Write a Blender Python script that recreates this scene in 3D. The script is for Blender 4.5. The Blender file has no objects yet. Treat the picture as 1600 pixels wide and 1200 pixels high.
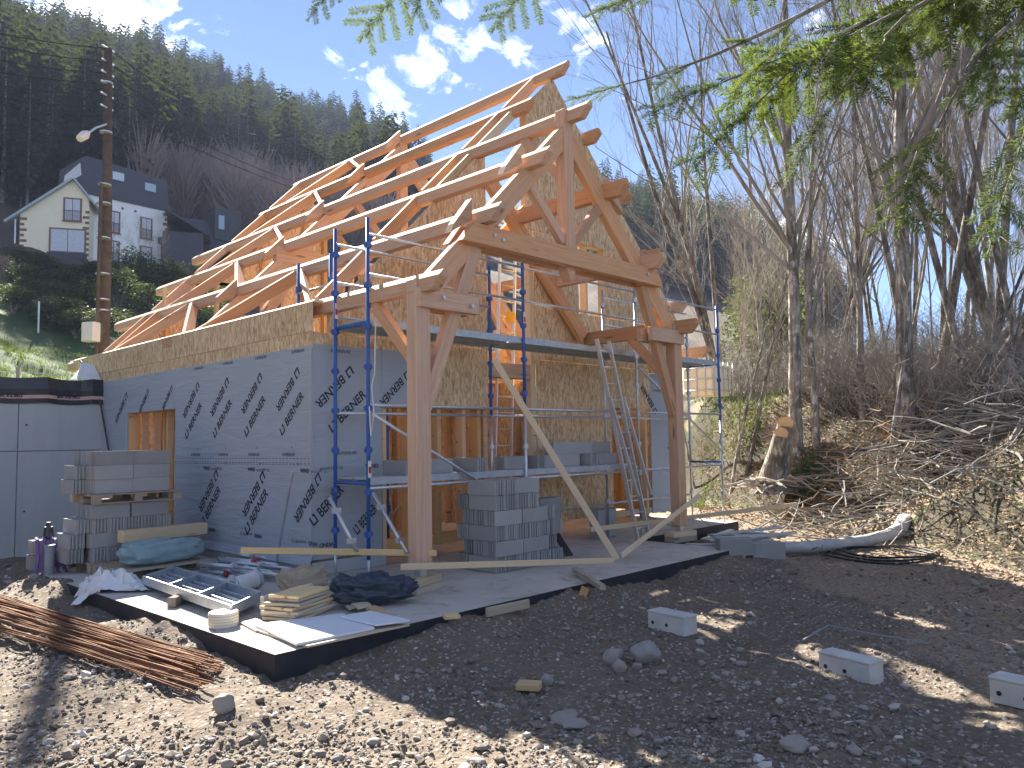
import bpy, bmesh, math, random
from mathutils import Vector, Matrix, Euler, noise
import numpy as np
rnd = random.Random(7)
R = math.radians
S = bpy.context.scene
# ------------------------------------------------------------------ camera
F_PX, CX, CY = 1220.0, 800.0, 600.0
def _cal():
    def d(p):
        v = np.array([p[0]-CX, p[1]-CY, F_PX]); return v/np.linalg.norm(v)
    a, b = d((1970, 670)), d((-480, 712))          # vanishing points of the house axes
    s = a+b; s /= np.linalg.norm(s); c = a-b; c -= s*(c@s); c /= np.linalg.norm(c)
    dx, dy = (s+c)/math.sqrt(2), (s-c)/math.sqrt(2)
    dz = np.cross(dx, dy)
    if dz[1] > 0: dz = -dz
    return np.stack([dx, dy, dz])
RM = _cal()
CAM = Vector((0, 0, 1.65))
cam_d = bpy.data.cameras.new('camera'); cam = bpy.data.objects.new('camera', cam_d)
S.collection.objects.link(cam); S.camera = cam
cam_d.sensor_width = 36; cam_d.lens = 36*F_PX/1600; cam_d.clip_start = 0.05; cam_d.clip_end = 5000
_r, _u, _f = RM[:, 0], -RM[:, 1], RM[:, 2]
cam.matrix_world = Matrix(((_r[0], _u[0], -_f[0], 0), (_r[1], _u[1], -_f[1], 0), (_r[2], _u[2], -_f[2], 1.65), (0, 0, 0, 1)))
def ray(px, py): return Vector(RM @ np.array([px-CX, py-CY, F_PX]))
def onz(px, py, z=0.0):
    d = ray(px, py); return CAM + d*((z-CAM.z)/d.z)
def onx(px, py, x):
    d = ray(px, py); return CAM + d*(x/d.x)
def ony(px, py, y):
    d = ray(px, py); return CAM + d*(y/d.y)
def at(px, py, dist):                               # a point at a known distance (depth along the view axis)
    return CAM + ray(px, py)*(dist/F_PX)
# ------------------------------------------------------------------ light
SUN_AZ, SUN_EL = R(70.4), R(35.3)
sun_dir = Vector((math.cos(SUN_AZ)*math.cos(SUN_EL), math.sin(SUN_AZ)*math.cos(SUN_EL), math.sin(SUN_EL)))
sl = bpy.data.lights.new('sun', 'SUN'); sl.energy = 5.0; sl.angle = R(0.5); sl.color = (1, 0.93, 0.82)
so = bpy.data.objects.new('sun', sl); S.collection.objects.link(so)
so.rotation_euler = sun_dir.to_track_quat('Z', 'Y').to_euler(); so.location = (0, 0, 60)
wd = bpy.data.worlds.new('World'); S.world = wd; wd.use_nodes = True
S.view_settings.view_transform = 'Standard'; S.view_settings.look = 'None'
S.view_settings.exposure = 2.32; S.view_settings.gamma = 1; S.view_settings.use_curve_mapping = False
S.cycles.max_bounces = 6; S.cycles.transparent_max_bounces = 8; S.cycles.volume_bounces = 0
S.cycles.use_denoising = True
S.cycles.sample_clamp_indirect = 6

class NT:
    def __init__(s, tree): s.t = tree; s.n = tree.nodes; s.l = tree.links
    def add(s, typ, _in=None, **kw):
        n = s.n.new(typ)
        for k, v in kw.items(): setattr(n, k, v)
        if _in:
            for k, v in _in.items():
                sk = n.inputs[k]
                if isinstance(v, bpy.types.NodeSocket): s.l.new(v, sk)
                else: sk.default_value = v
        return n
    def math(s, op, a, b=None, clamp=False):
        n = s.n.new('ShaderNodeMath'); n.operation = op; n.use_clamp = clamp
        for i, v in enumerate((a, b)):
            if v is None: continue
            if isinstance(v, bpy.types.NodeSocket): s.l.new(v, n.inputs[i])
            else: n.inputs[i].default_value = v
        return n.outputs[0]
    def ramp(s, fac, stops):
        n = s.n.new('ShaderNodeValToRGB'); e = n.color_ramp.elements
        while len(e) < len(stops): e.new(0.5)
        for i, (p, c) in enumerate(stops):
            e[i].position = p; e[i].color = (*c, 1) if len(c) == 3 else c
        s.l.new(fac, n.inputs[0]); return n.outputs[0]
    def mix(s, f, a, b, mode='MIX'):
        n = s.n.new('ShaderNodeMix'); n.data_type = 'RGBA'; n.blend_type = mode
        for k, v in ((0, f), (6, a), (7, b)):
            if isinstance(v, bpy.types.NodeSocket): s.l.new(v, n.inputs[k])
            elif k == 0: n.inputs[0].default_value = v
            else: n.inputs[k].default_value = (*v, 1)
        return n.outputs[2]
    def noise(s, vec, scale, detail=4, rough=.55, dist=0):
        n = s.add('ShaderNodeTexNoise', {'Scale': scale, 'Detail': detail, 'Roughness': rough, 'Distortion': dist})
        if vec is not None: s.l.new(vec, n.inputs['Vector'])
        return n.outputs[0]
    def map(s, vec, scale=(1, 1, 1), rot=(0, 0, 0), loc=(0, 0, 0)):
        n = s.add('ShaderNodeMapping', {'Vector': vec, 'Scale': scale, 'Rotation': rot, 'Location': loc}); return n.outputs[0]

# sky: Nishita + white fair-weather clouds in view (directions on the sky sphere), added fill cloud elsewhere
w = NT(wd.node_tree); w.n.clear()
wo = w.add('ShaderNodeOutputWorld')
sky = w.add('ShaderNodeTexSky', sky_type='NISHITA', sun_disc=False)
sky.sun_elevation = SUN_EL; sky.sun_rotation = R(90)-SUN_AZ; sky.altitude = 1200; sky.air_density = 0.62; sky.dust_density = 0.0; sky.ozone_density = 2.6
CLOUD_SEED = (6.3, 18.7, -6.1)
tc = w.add('ShaderNodeTexCoord')
dvec = w.add('ShaderNodeVectorMath', {0: tc.outputs['Generated']}, operation='NORMALIZE').outputs[0]
wisp = w.noise(w.map(dvec, (1, 1, 1.5)), 19, 10, .64, .5)
fill_cloud = w.noise(w.map(dvec, (1, 1, 1.6), loc=CLOUD_SEED), 3.2, 3, .5)  # unseen cloud cover added as fill light; the seed keeps the view clear
tot = w.math('MULTIPLY', w.math('SUBTRACT', fill_cloud, .55), 3.2)
for (px, py, rad, k) in [(150, 10, 120, .62), (75, 60, 85, .5), (200, 60, 45, .42), (20, 95, 65, .45), (690, 72, 66, .40), (655, 112, 45, .36), (590, 168, 58, .48), (565, 195, 36, .45), (803, 96, 34, .34), (925, 45, 58, .38), (522, 92, 26, .22), (268, 80, 22, .22), (620, 190, 36, .38), (-140, 40, 160, .5), (1250, -160, 130, .4)]:
    v = ray(px, py).normalized()
    d = w.add('ShaderNodeVectorMath', {0: dvec, 1: v}, operation='DISTANCE').outputs['Value']
    r_ = rad/F_PX*.95
    b = w.add('ShaderNodeMapRange', {0: d, 1: 0.0, 2: r_*1.5, 3: k, 4: -.25}).outputs[0]
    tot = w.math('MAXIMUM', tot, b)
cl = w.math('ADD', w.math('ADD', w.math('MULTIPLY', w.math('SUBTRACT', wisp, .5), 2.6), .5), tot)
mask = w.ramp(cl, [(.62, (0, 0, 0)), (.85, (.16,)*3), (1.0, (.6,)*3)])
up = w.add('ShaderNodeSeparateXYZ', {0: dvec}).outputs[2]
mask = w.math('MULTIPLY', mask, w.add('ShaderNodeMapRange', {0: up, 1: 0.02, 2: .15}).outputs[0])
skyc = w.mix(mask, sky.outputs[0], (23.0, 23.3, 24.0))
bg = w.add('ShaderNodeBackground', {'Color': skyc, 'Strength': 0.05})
w.l.new(bg.outputs[0], wo.inputs[0])

# ------------------------------------------------------------------ materials
MATS = {}
def newmat(name):
    m = bpy.data.materials.new(name); m.use_nodes = True; t = NT(m.node_tree); t.n.clear()
    out = t.add('ShaderNodeOutputMaterial'); MATS[name] = m
    return m, t, out
def finish(t, out, col, rough=.8, metal=0, bump=None, bstr=.3, bdist=.01, spec=.3, **extra):
    ins = {'Roughness': rough, 'Metallic': metal, 'Specular IOR Level': spec}
    p = t.add('ShaderNodeBsdfPrincipled')
    for k, v in list(ins.items())+list(extra.items()):
        if isinstance(v, bpy.types.NodeSocket): t.l.new(v, p.inputs[k])
        else: p.inputs[k].default_value = v
    if isinstance(col, bpy.types.NodeSocket): t.l.new(col, p.inputs['Base Color'])
    else: p.inputs['Base Color'].default_value = (*col, 1)
    if bump is not None:
        b = t.add('ShaderNodeBump', {'Height': bump, 'Strength': bstr, 'Distance': bdist}); t.l.new(b.outputs[0], p.inputs['Normal'])
    t.l.new(p.outputs[0], out.inputs[0]); return p
def oc(t, shift=True):
    c = t.add('ShaderNodeTexCoord').outputs['Object']
    if shift:
        ri = t.add('ShaderNodeObjectInfo').outputs['Random']
        off = t.add('ShaderNodeCombineXYZ', {0: t.math('MULTIPLY', ri, 37.0), 1: t.math('MULTIPLY', ri, 91.0), 2: t.math('MULTIPLY', ri, 17.0)}).outputs[0]
        c = t.add('ShaderNodeVectorMath', {0: c, 1: off}, operation='ADD').outputs[0]
    return c
def wood(name, a, b, knots=(.22, .12, .07), rough=.75):
    m, t, o = newmat(name); c = oc(t)
    g = t.ramp(t.noise(t.map(c, (.7, 20, 20)), 2.0, 5, .65, .8), [(.3, (0,)*3), (.7, (1,)*3)])
    g2 = t.noise(t.map(c, (.5, 3, 3)), 1.3, 3)
    kn = t.add('ShaderNodeTexVoronoi', {'Vector': t.map(c, (1.1, 5.5, 5.5)), 'Scale': 1.0}).outputs['Distance']
    km = t.ramp(kn, [(.06, (1, 1, 1)), (.16, (0, 0, 0))])
    col = t.mix(g, a, b); col = t.mix(t.math('MULTIPLY', g2, .45), col, tuple(x*.72 for x in a))
    col = t.mix(t.math('MULTIPLY', km, .88), col, knots)
    hv = t.add('ShaderNodeHueSaturation', {'Color': col, 'Value': t.add('ShaderNodeMapRange', {0: t.add('ShaderNodeObjectInfo').outputs['Random'], 3: .72, 4: 1.12}).outputs[0], 'Saturation': t.add('ShaderNodeMapRange', {0: t.math('FRACT', t.math('MULTIPLY', t.add('ShaderNodeObjectInfo').outputs['Random'], 7.3)), 3: .85, 4: 1.18}).outputs[0]}).outputs[0]
    finish(t, o, hv, rough, bump=g, bstr=.25, bdist=.003)
wood('douglas', (.54, .305, .175), (.75, .485, .315), knots=(.24, .13, .08))
wood('pale_wood', (.66, .50, .30), (.76, .60, .38))
wood('stud_wood', (.66, .40, .20), (.78, .51, .27))
wood('old_wood', (.36, .30, .23), (.48, .41, .32), knots=(.15, .12, .09), rough=.9)
wood('plywood', (.55, .47, .36), (.66, .58, .46))
def osb(name, k=1.0, vert=True):
    m, t, o = newmat(name); c = oc(t)
    dist = t.noise(c, 6, 2)
    cols = None
    for i, rz in enumerate((.25, -.6, 1.1, -1.4)):
        cc = t.map(c, (40, 40, 12) if vert else (12, 40, 40), (rz, rz*.9 if vert else 0, rz), (i*3.3, i*1.7, i))
        v = t.add('ShaderNodeTexVoronoi', {'Vector': cc, 'Scale': 1.0, 'Randomness': 1.0}).outputs['Color']
        s = t.add('ShaderNodeSeparateXYZ', {0: v}).outputs[0]
        cols = s if cols is None else t.math('ADD', t.math('MULTIPLY', cols, .55), t.math('MULTIPLY', s, .45))
    big = t.noise(c, .9, 3)
    f = t.math('ADD', cols, t.math('MULTIPLY', t.math('SUBTRACT', big, .5), .35))
    col = t.ramp(f, [(.20, tuple(k*x for x in (.38, .245, .13))), (.42, tuple(k*x for x in (.56, .385, .215))), (.6, tuple(k*x for x in (.65, .465, .275))), (.85, tuple(k*x for x in (.79, .61, .395)))])
    finish(t, o, col, .7, bump=cols, bstr=.35, bdist=.003)
osb('osb'); osb('osb_strip', 1.0, True)
def plain(name, a, b=None, sc=6, rough=.8, metal=0, bstr=.2, bd=.01, spec=.3, det=5, shift=True):
    m, t, o = newmat(name); c = oc(t, shift); n = t.noise(c, sc, det, .6)
    col = t.mix(t.ramp(n, [(.3, (0, 0, 0)), (.7, (1, 1, 1))]), a, b or tuple(x*.8 for x in a))
    finish(t, o, col, rough, metal, n, bstr, bd, spec)
    return m
m, t, o = newmat('membrane'); c = oc(t, False)
n1 = t.noise(t.map(c, (.8, .8, 4.5)), 1.5, 4, .5, .7); n2 = t.noise(c, 40, 2); n3 = t.noise(c, .7, 2)
wr = t.add('ShaderNodeTexWave', {'Vector': t.map(c, (1, 1, 1)), 'Scale': 9.0, 'Distortion': 2.0, 'Detail': 2.0}, bands_direction='Z').outputs[1]
hgt = t.math('ADD', t.math('MULTIPLY', n1, 1.2), t.math('ADD', t.math('MULTIPLY', n2, .03), t.math('MULTIPLY', wr, .02)))
finish(t, o, t.mix(n3, (.31, .345, .39), (.36, .40, .45)), .5, bump=hgt, bstr=.65, bdist=.03, spec=.45)
plain('print_ink', (.02, .024, .04), (.028, .032, .05), rough=.5)
m, t, o = newmat('concrete'); c = oc(t)
n1 = t.noise(c, 1.3, 5, .6); n2 = t.noise(c, 30, 4); st = t.noise(t.map(c, (3, 3, .25)), 1.5, 4)
finish(t, o, t.mix(n1, (.40, .43, .44), t.mix(st, (.50, .525, .53), (.32, .345, .355))), .85, bump=t.math('ADD', n1, t.math('MULTIPLY', n2, .15)), bstr=.2, bdist=.01)
m, t, o = newmat('slab_top'); c = oc(t, False)
n1 = t.noise(c, .8, 6, .65, .5); n2 = t.noise(c, 14, 5); n3 = t.noise(c, 3.5, 4, .6, 1)
col = t.mix(t.ramp(n1, [(.32, (0,)*3), (.68, (1,)*3)]), (.40, .37, .33), (.56, .52, .465))
col = t.mix(t.ramp(n3, [(.55, (0,)*3), (.72, (.7,)*3)]), col, (.24, .20, .16))
finish(t, o, col, .9, bump=n2, bstr=.25, bdist=.006)
plain('bitumen', (.012, .016, .026), (.03, .033, .04), 5, .55, bstr=.5, bd=.02)
m, t, o = newmat('block'); c = oc(t)
n1 = t.noise(c, 60, 3, .7); n2 = t.noise(c, 2.5, 4); ri = t.add('ShaderNodeObjectInfo').outputs['Random']
col = t.mix(n2, (.27, .275, .275), (.40, .40, .385)); col = t.mix(t.math('MULTIPLY', n1, .35), col, (.20, .20, .20))
col = t.add('ShaderNodeHueSaturation', {'Color': col, 'Value': t.add('ShaderNodeMapRange', {0: ri, 3: .82, 4: 1.12}).outputs[0]}).outputs[0]
finish(t, o, col, .95, bump=n1, bstr=.6, bdist=.006)
plain('pale_block', (.44, .43, .41), (.60, .60, .58), 4, .9, bstr=.4)
plain('galv', (.46, .50, .54), (.60, .63, .66), 9, .42, .75, bstr=.1)
plain('galv_deck', (.36, .40, .44), (.48, .52, .55), 9, .5, .5, bstr=.1)
plain('alu', (.66, .67, .68), (.74, .74, .75), 14, .4, .7, bstr=.1)
plain('blue_paint', (.022, .085, .30), (.03, .11, .38), 7, .45, 0, bstr=.1, spec=.5)
plain('yellow', (.75, .36, .02), (.8, .42, .03), 8, .5)
plain('rust', (.17, .075, .038), (.29, .145, .07), 25, .85, .2, bstr=.4)
plain('black_film', (.012, .014, .018), (.022, .024, .03), 4, .3, bstr=.6, bd=.03, spec=.6)
plain('navy_tarp', (.018, .032, .052), (.03, .05, .075), 5, .33, bstr=.8, bd=.04, spec=.5)
plain('teal_tarp', (.20, .30, .33), (.28, .39, .41), 5, .45, bstr=.6, bd=.03)
plain('white_film', (.60, .61, .62), (.74, .74, .75), 4, .35, bstr=.7, bd=.03, spec=.5)
plain('white_panel', (.66, .70, .76), (.72, .75, .80), 3, .45)
plain('white_box', (.70, .66, .60), (.76, .72, .66), 3, .6)
plain('purple', (.14, .08, .26), (.2, .12, .34), 8, .8)
plain('grey_pvc', (.22, .24, .25), (.27, .29, .30), 8, .5)
plain('black_hose', (.015, .015, .016), None, 8, .5)
plain('pale_pipe', (.42, .41, .38), (.55, .53, .49), 9, .7, bstr=.5)
plain('grey_geo', (.34, .34, .33), (.46, .46, .44), 8, .9, bstr=.6)
plain('wire', (.03, .03, .035), None, 8, .6)
plain('tape_pink', (.62, .40, .36), None, 8, .7)
plain('red_dark', (.45, .05, .05), None, 8, .6)
plain('ivory', (.72, .66, .50), (.78, .72, .58), 8, .8)
plain('ibc_white', (.74, .70, .56), (.8, .76, .62), 8, .6)
plain('cream_wall', (.84, .74, .52), (.88, .78, .58), 3, .9)
plain('white_wall', (.78, .77, .75), (.86, .85, .83), 2, .9)
plain('brown_brick', (.20, .12, .09), (.28, .17, .13), 8, .9)
plain('slate', (.045, .05, .065), (.07, .075, .09), 6, .6)
plain('roof_pale', (.42, .48, .50), None, 6, .6)
plain('shutter', (.08, .075, .09), None, 6, .7)
m, t, o = newmat('window_glass'); finish(t, o, (.32, .40, .50), .08, spec=.8)
plain('curtain', (.62, .64, .68), None, 6, .6)
plain('pole_wood', (.075, .056, .048), (.13, .098, .08), 5, .85)
def bark(name, a, b, dark):
    m, t, o = newmat(name); c = oc(t)
    n = t.noise(t.map(c, (9, 9, 2.2)), 2, 5, .65); n2 = t.noise(c, 1.1, 3)
    col = t.mix(n, a, b); col = t.mix(t.ramp(n2, [(.42, (0,)*3), (.62, (.8,)*3)]), col, dark)
    li = t.noise(t.map(c, (1, 1, .6)), 7, 4, .6); col = t.mix(t.ramp(li, [(.52, (0,)*3), (.64, (.75,)*3)]), col, tuple(min(1, x*1.55) for x in b))
    vb = t.add('ShaderNodeTexVoronoi', {'Vector': t.map(c, (16, 16, 3.5)), 'Scale': 1.0}).outputs['Distance']
    col = t.mix(t.ramp(vb, [(.45, (0,)*3), (.8, (.7,)*3)]), col, dark)
    finish(t, o, col, .9, bump=t.math('SUBTRACT', n, vb), bstr=.9, bdist=.03)
bark('bark', (.18, .168, .15), (.42, .40, .365), (.09, .08, .066))
bark('bark_dark', (.14, .128, .113), (.34, .315, .28), (.075, .066, .053))
plain('twig', (.17, .163, .15), (.33, .315, .29), 1.2, .9)
plain('twig_pale', (.28, .245, .205), (.42, .375, .315), 1.2, .9)
plain('cut_wood', (.78, .48, .22), (.7, .40, .17), 14, .8)
def leaf(name, a, b, sc=1.2, trans=.35, rough=.5):
    m, t, o = newmat(name); c = oc(t)
    n = t.noise(c, sc, 3); col = t.mix(t.ramp(n, [(.3, (0,)*3), (.7, (1,)*3)]), a, b)
    p = finish(t, o, col, rough, spec=.10)
    tr = t.add('ShaderNodeBsdfTranslucent', {'Color': t.mix(.5, col, (.30, .38, .04))})
    mx = t.add('ShaderNodeMixShader', {0: trans}); t.l.new(p.outputs[0], mx.inputs[1]); t.l.new(tr.outputs[0], mx.inputs[2])
    t.l.new(mx.outputs[0], o.inputs[0])
leaf('needle', (.03, .062, .02), (.065, .115, .032), 6, .36, .7)
leaf('conifer_far', (.018, .032, .022), (.035, .055, .03), .15, .12, .8)
leaf('shrub_leaf', (.025, .045, .025), (.055, .075, .035), .8, .2, .65)
leaf('olive_leaf', (.06, .068, .035), (.11, .115, .06), .8, .25, .6)
leaf('grass_blade', (.04, .09, .02), (.075, .13, .03), .8, .3)
plain('dry_leaf', (.25, .175, .11), (.37, .28, .18), 6, .9)
plain('bare_far', (.17, .135, .125), (.24, .19, .175), .3, .95)
m, t, o = newmat('stone'); c = oc(t); n = t.noise(c, 9, 4); ri = t.add('ShaderNodeObjectInfo').outputs['Random']
finish(t, o, t.mix(n, (.24, .235, .225), t.mix(ri, (.34, .33, .31), (.36, .29, .23))), .9, bump=n, bstr=.4, bdist=.01)
m, t, o = newmat('pebble'); at_ = t.add('ShaderNodeAttribute', attribute_name='tone')
finish(t, o, t.ramp(at_.outputs['Fac'], [(0, (.11, .09, .072)), (.45, (.22, .19, .16)), (.8, (.38, .35, .31)), (1, (.58, .56, .52))]), .92)
# ground: zone attribute 0 gravel, .33 leaf litter, .66 grass, 1 forest floor
m, t, o = newmat('ground'); c = oc(t, False)
z = t.add('ShaderNodeAttribute', attribute_name='zone').outputs['Fac']
n1 = t.noise(c, 1.1, 6, .65); n2 = t.noise(c, 22, 5, .7); n3 = t.noise(c, 90, 3, .7); n4 = t.noise(c, .35, 3)
vo = t.add('ShaderNodeTexVoronoi', {'Vector': c, 'Scale': 26.0}); vd = vo.outputs['Distance']
vc = t.add('ShaderNodeSeparateXYZ', {0: vo.outputs['Color']}).outputs[0]
grav = t.mix(t.ramp(n1, [(.3, (0,)*3), (.7, (1,)*3)]), (.095, .068, .046), (.18, .138, .100))
grav = t.mix(t.ramp(n2, [(.35, (0,)*3), (.75, (.8,)*3)]), grav, (.25, .21, .168))
grav = t.mix(t.math('MULTIPLY', t.ramp(vc, [(.7, (0,)*3), (.85, (1,)*3)]), t.ramp(vd, [(.3, (1,)*3), (.5, (0,)*3)])), grav, (.36, .335, .30))
lit = t.mix(t.ramp(n2, [(.35, (0,)*3), (.65, (1,)*3)]), (.16, .12, .085), (.36, .285, .205))
gra = t.mix(n1, (.035, .075, .02), t.mix(n4, (.055, .11, .028), (.09, .12, .04)))
fl = t.mix(n1, (.05, .040, .030), (.115, .090, .066))
col = t.mix(t.ramp(z, [(.12, (0,)*3), (.26, (1,)*3)]), grav, lit)
col = t.mix(t.ramp(z, [(.45, (0,)*3), (.6, (1,)*3)]), col, gra)
col = t.mix(t.ramp(z, [(.78, (0,)*3), (.92, (1,)*3)]), col, fl)
finish(t, o, col, .95, bump=t.math('ADD', t.math('MULTIPLY', n2, .7), t.math('ADD', t.math('MULTIPLY', n3, .25), t.math('MULTIPLY', vd, -.3))), bstr=.9, bdist=.035)

# ------------------------------------------------------------------ builders
COL = S.collection
WM = {}
def place(o, M, parent=None):
    COL.objects.link(o); WM[o] = M.copy()
    if parent is not None:
        o.parent = parent; o.matrix_basis = WM[parent].inverted() @ M
    else: o.matrix_basis = M
    return o
def tag(o, label=None, cat=None, group=None, kind=None):
    if label: o['label'] = label
    if cat: o['category'] = cat
    if group: o['group'] = group
    if kind: o['kind'] = kind
    return o
def thing(name, loc, label, cat, group=None, rz=0.0):
    o = bpy.data.objects.new(name, None); o.empty_display_size = .2
    place(o, Matrix.Translation(Vector(loc)) @ Matrix.Rotation(rz, 4, 'Z')); return tag(o, label, cat, group)
def mat(x): return MATS[x] if isinstance(x, str) else x
def meshobj(name, me, M, parent=None): return place(bpy.data.objects.new(name, me), M, parent)
class MB:
    def __init__(s): s.v = []; s.f = []
    def quadbox(s, c8):
        b = len(s.v); s.v += [tuple(p) for p in c8]
        s.f += [tuple(b+i for i in q) for q in ((0, 3, 2, 1), (4, 5, 6, 7), (0, 1, 5, 4), (1, 2, 6, 5), (2, 3, 7, 6), (3, 0, 4, 7))]
    def box(s, lo, hi, M=None):
        x0, y0, z0 = lo; x1, y1, z1 = hi
        c = [Vector(p) for p in ((x0, y0, z0), (x1, y0, z0), (x1, y1, z0), (x0, y1, z0), (x0, y0, z1), (x1, y0, z1), (x1, y1, z1), (x0, y1, z1))]
        s.quadbox([M @ p if M else p for p in c])
    def beam(s, p0, p1, w, h, up=(0, 0, 1)):
        M, L = frame(p0, p1, up); s.box((-L/2, -w/2, -h/2), (L/2, w/2, h/2), M)
    def prism(s, poly, d0, d1, fn):
        n = len(poly); b = len(s.v)
        s.v += [tuple(fn(a, c, d0)) for a, c in poly]+[tuple(fn(a, c, d1)) for a, c in poly]
        s.f += [tuple(b+i for i in reversed(range(n))), tuple(b+n+i for i in range(n))]
        s.f += [(b+i, b+(i+1) % n, b+n+(i+1) % n, b+n+i) for i in range(n)]
    def tube(s, pts, rads, n=8, cap=True):
        pts = [Vector(p) for p in pts]
        if not isinstance(rads, (list, tuple)): rads = [rads]*len(pts)
        b = len(s.v); prev = None
        for i, p in enumerate(pts):
            d = (pts[min(i+1, len(pts)-1)]-pts[max(i-1, 0)])
            if d.length < 1e-9: d = Vector((0, 0, 1))
            d.normalize()
            if prev is None:
                a = d.orthogonal().normalized()
            else:
                a = prev-d*prev.dot(d)
                a = a.normalized() if a.length > 1e-6 else d.orthogonal().normalized()
            prev = a; c = d.cross(a)
            for k in range(n):
                t_ = 2*math.pi*k/n; s.v.append(tuple(p+(a*math.cos(t_)+c*math.sin(t_))*rads[i]))
        for i in range(len(pts)-1):
            for k in range(n):
                k2 = (k+1) % n
                s.f.append((b+i*n+k, b+i*n+k2, b+(i+1)*n+k2, b+(i+1)*n+k))
        if cap and n > 2:
            s.f.append(tuple(b+k for k in reversed(range(n)))); e = b+(len(pts)-1)*n; s.f.append(tuple(e+k for k in range(n)))
    def quad(s, a, b, c, d):
        i = len(s.v); s.v += [tuple(a), tuple(b), tuple(c), tuple(d)]; s.f.append((i, i+1, i+2, i+3))
    def tri(s, a, b, c):
        i = len(s.v); s.v += [tuple(a), tuple(b), tuple(c)]; s.f.append((i, i+1, i+2))
    def mesh(s, name, m, smooth=False):
        me = bpy.data.meshes.new(name); me.from_pydata(s.v, [], s.f)
        for x in (m if isinstance(m, (list, tuple)) else [m]): me.materials.append(mat(x))
        if smooth: me.polygons.foreach_set('use_smooth', [True]*len(me.polygons))
        me.update(); return me
    def build(s, name, m, parent=None, M=None, smooth=False, org=None):
        """vertices are in world space unless M is given; the object's origin is set at org / the parent's origin"""
        if M is None:
            o_ = Vector(org) if org is not None else (WM[parent].translation if parent is not None else Vector(s.v[0]))
            s.v = [tuple(Vector(p)-o_) for p in s.v]; M = Matrix.Translation(o_)
        return meshobj(name, s.mesh(name, m, smooth), M, parent)
def frame(p0, p1, up=(0, 0, 1)):
    p0, p1 = Vector(p0), Vector(p1); x = (p1-p0); L = x.length; x.normalize(); u = Vector(up)
    if abs(x.dot(u)) > .999: u = Vector((0, 1, 0))
    y = u.cross(x).normalized(); z = x.cross(y)
    M = Matrix((x, y, z)).transposed().to_4x4(); M.translation = (p0+p1)/2
    return M, L
BEV = {}
def bevbox(L, w, h, m, bev=.006, name='piece'):
    key = (round(L, 3), round(w, 3), round(h, 3), m, bev)
    if key in BEV: return BEV[key]
    bm = bmesh.new(); bmesh.ops.create_cube(bm, size=1); bmesh.ops.scale(bm, vec=(L, w, h), verts=bm.verts)
    if bev: bmesh.ops.bevel(bm, geom=bm.edges[:], offset=min(bev, w*.3, h*.3), segments=1, affect='EDGES')
    me = bpy.data.meshes.new(name); bm.to_mesh(me); bm.free(); me.materials.append(mat(m)); BEV[key] = me
    return me
def timber(name, p0, p1, w, h, m='douglas', parent=None, up=(0, 0, 1), bev=.006):
    M, L = frame(p0, p1, up); return meshobj(name, bevbox(L, w, h, m, bev, name), M, parent)
def panel(name, lo, hi, m, parent=None, bev=.002):
    lo, hi = Vector(lo), Vector(hi); d = hi-lo
    return meshobj(name, bevbox(abs(d.x), abs(d.y), abs(d.z), m, bev, name), Matrix.Translation((lo+hi)/2), parent)
def pipe(name, p0, p1, r, m, parent, n=10):
    b = MB(); M, L = frame(p0, p1); b.tube([(-L/2, 0, 0), (L/2, 0, 0)], r, n)
    o = meshobj(name, b.mesh(name, m), M, parent); me = o.data
    me.polygons.foreach_set('use_smooth', [len(p.vertices) == 4 for p in me.polygons]); return o
def copy_tree(o, M, parent=None):
    c = o.copy(); place(c, M, parent)
    for ch in o.children: copy_tree(ch, M @ WM[o].inverted() @ WM[ch], c)
    return c
# ------------------------------------------------------------------ terrain
YAW = math.atan2(RM[1, 2], RM[0, 2])
def interp(x, tab):
    xs = [a for a, _ in tab]; return float(np.interp(x, xs, [b for _, b in tab]))
T_RS = [(-180, 12), (-60, 9.5), (-33, 12), (-27, 14.5), (-21, 17.5), (-16, 20), (-8, 27), (10, 29), (24, 27), (34, 22), (60, 18), (180, 14)]
T_H = [(-180, 20), (-60, 4), (-33, 8), (-25, 26), (-18.2, 62), (-8.4, 88), (0, 103), (9.3, 116), (18, 128), (26, 141), (33, 143), (50, 150), (180, 20)]
DH = 300.0
def nz(x, y, s, k=0.0): return noise.noise(Vector((x*s+k, y*s-k, k*.37)))
def inside_slab(x, y, g=0.12):
    return (3.25+g < x < 10.8-g and 5.75+g < y < 11.7-g) or (5.3+g < x < 14.4-g and 7.6+g < y < 17.1-g)
def sst(t): t = max(0., min(1., t)); return t*t*(3-2*t)
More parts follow.
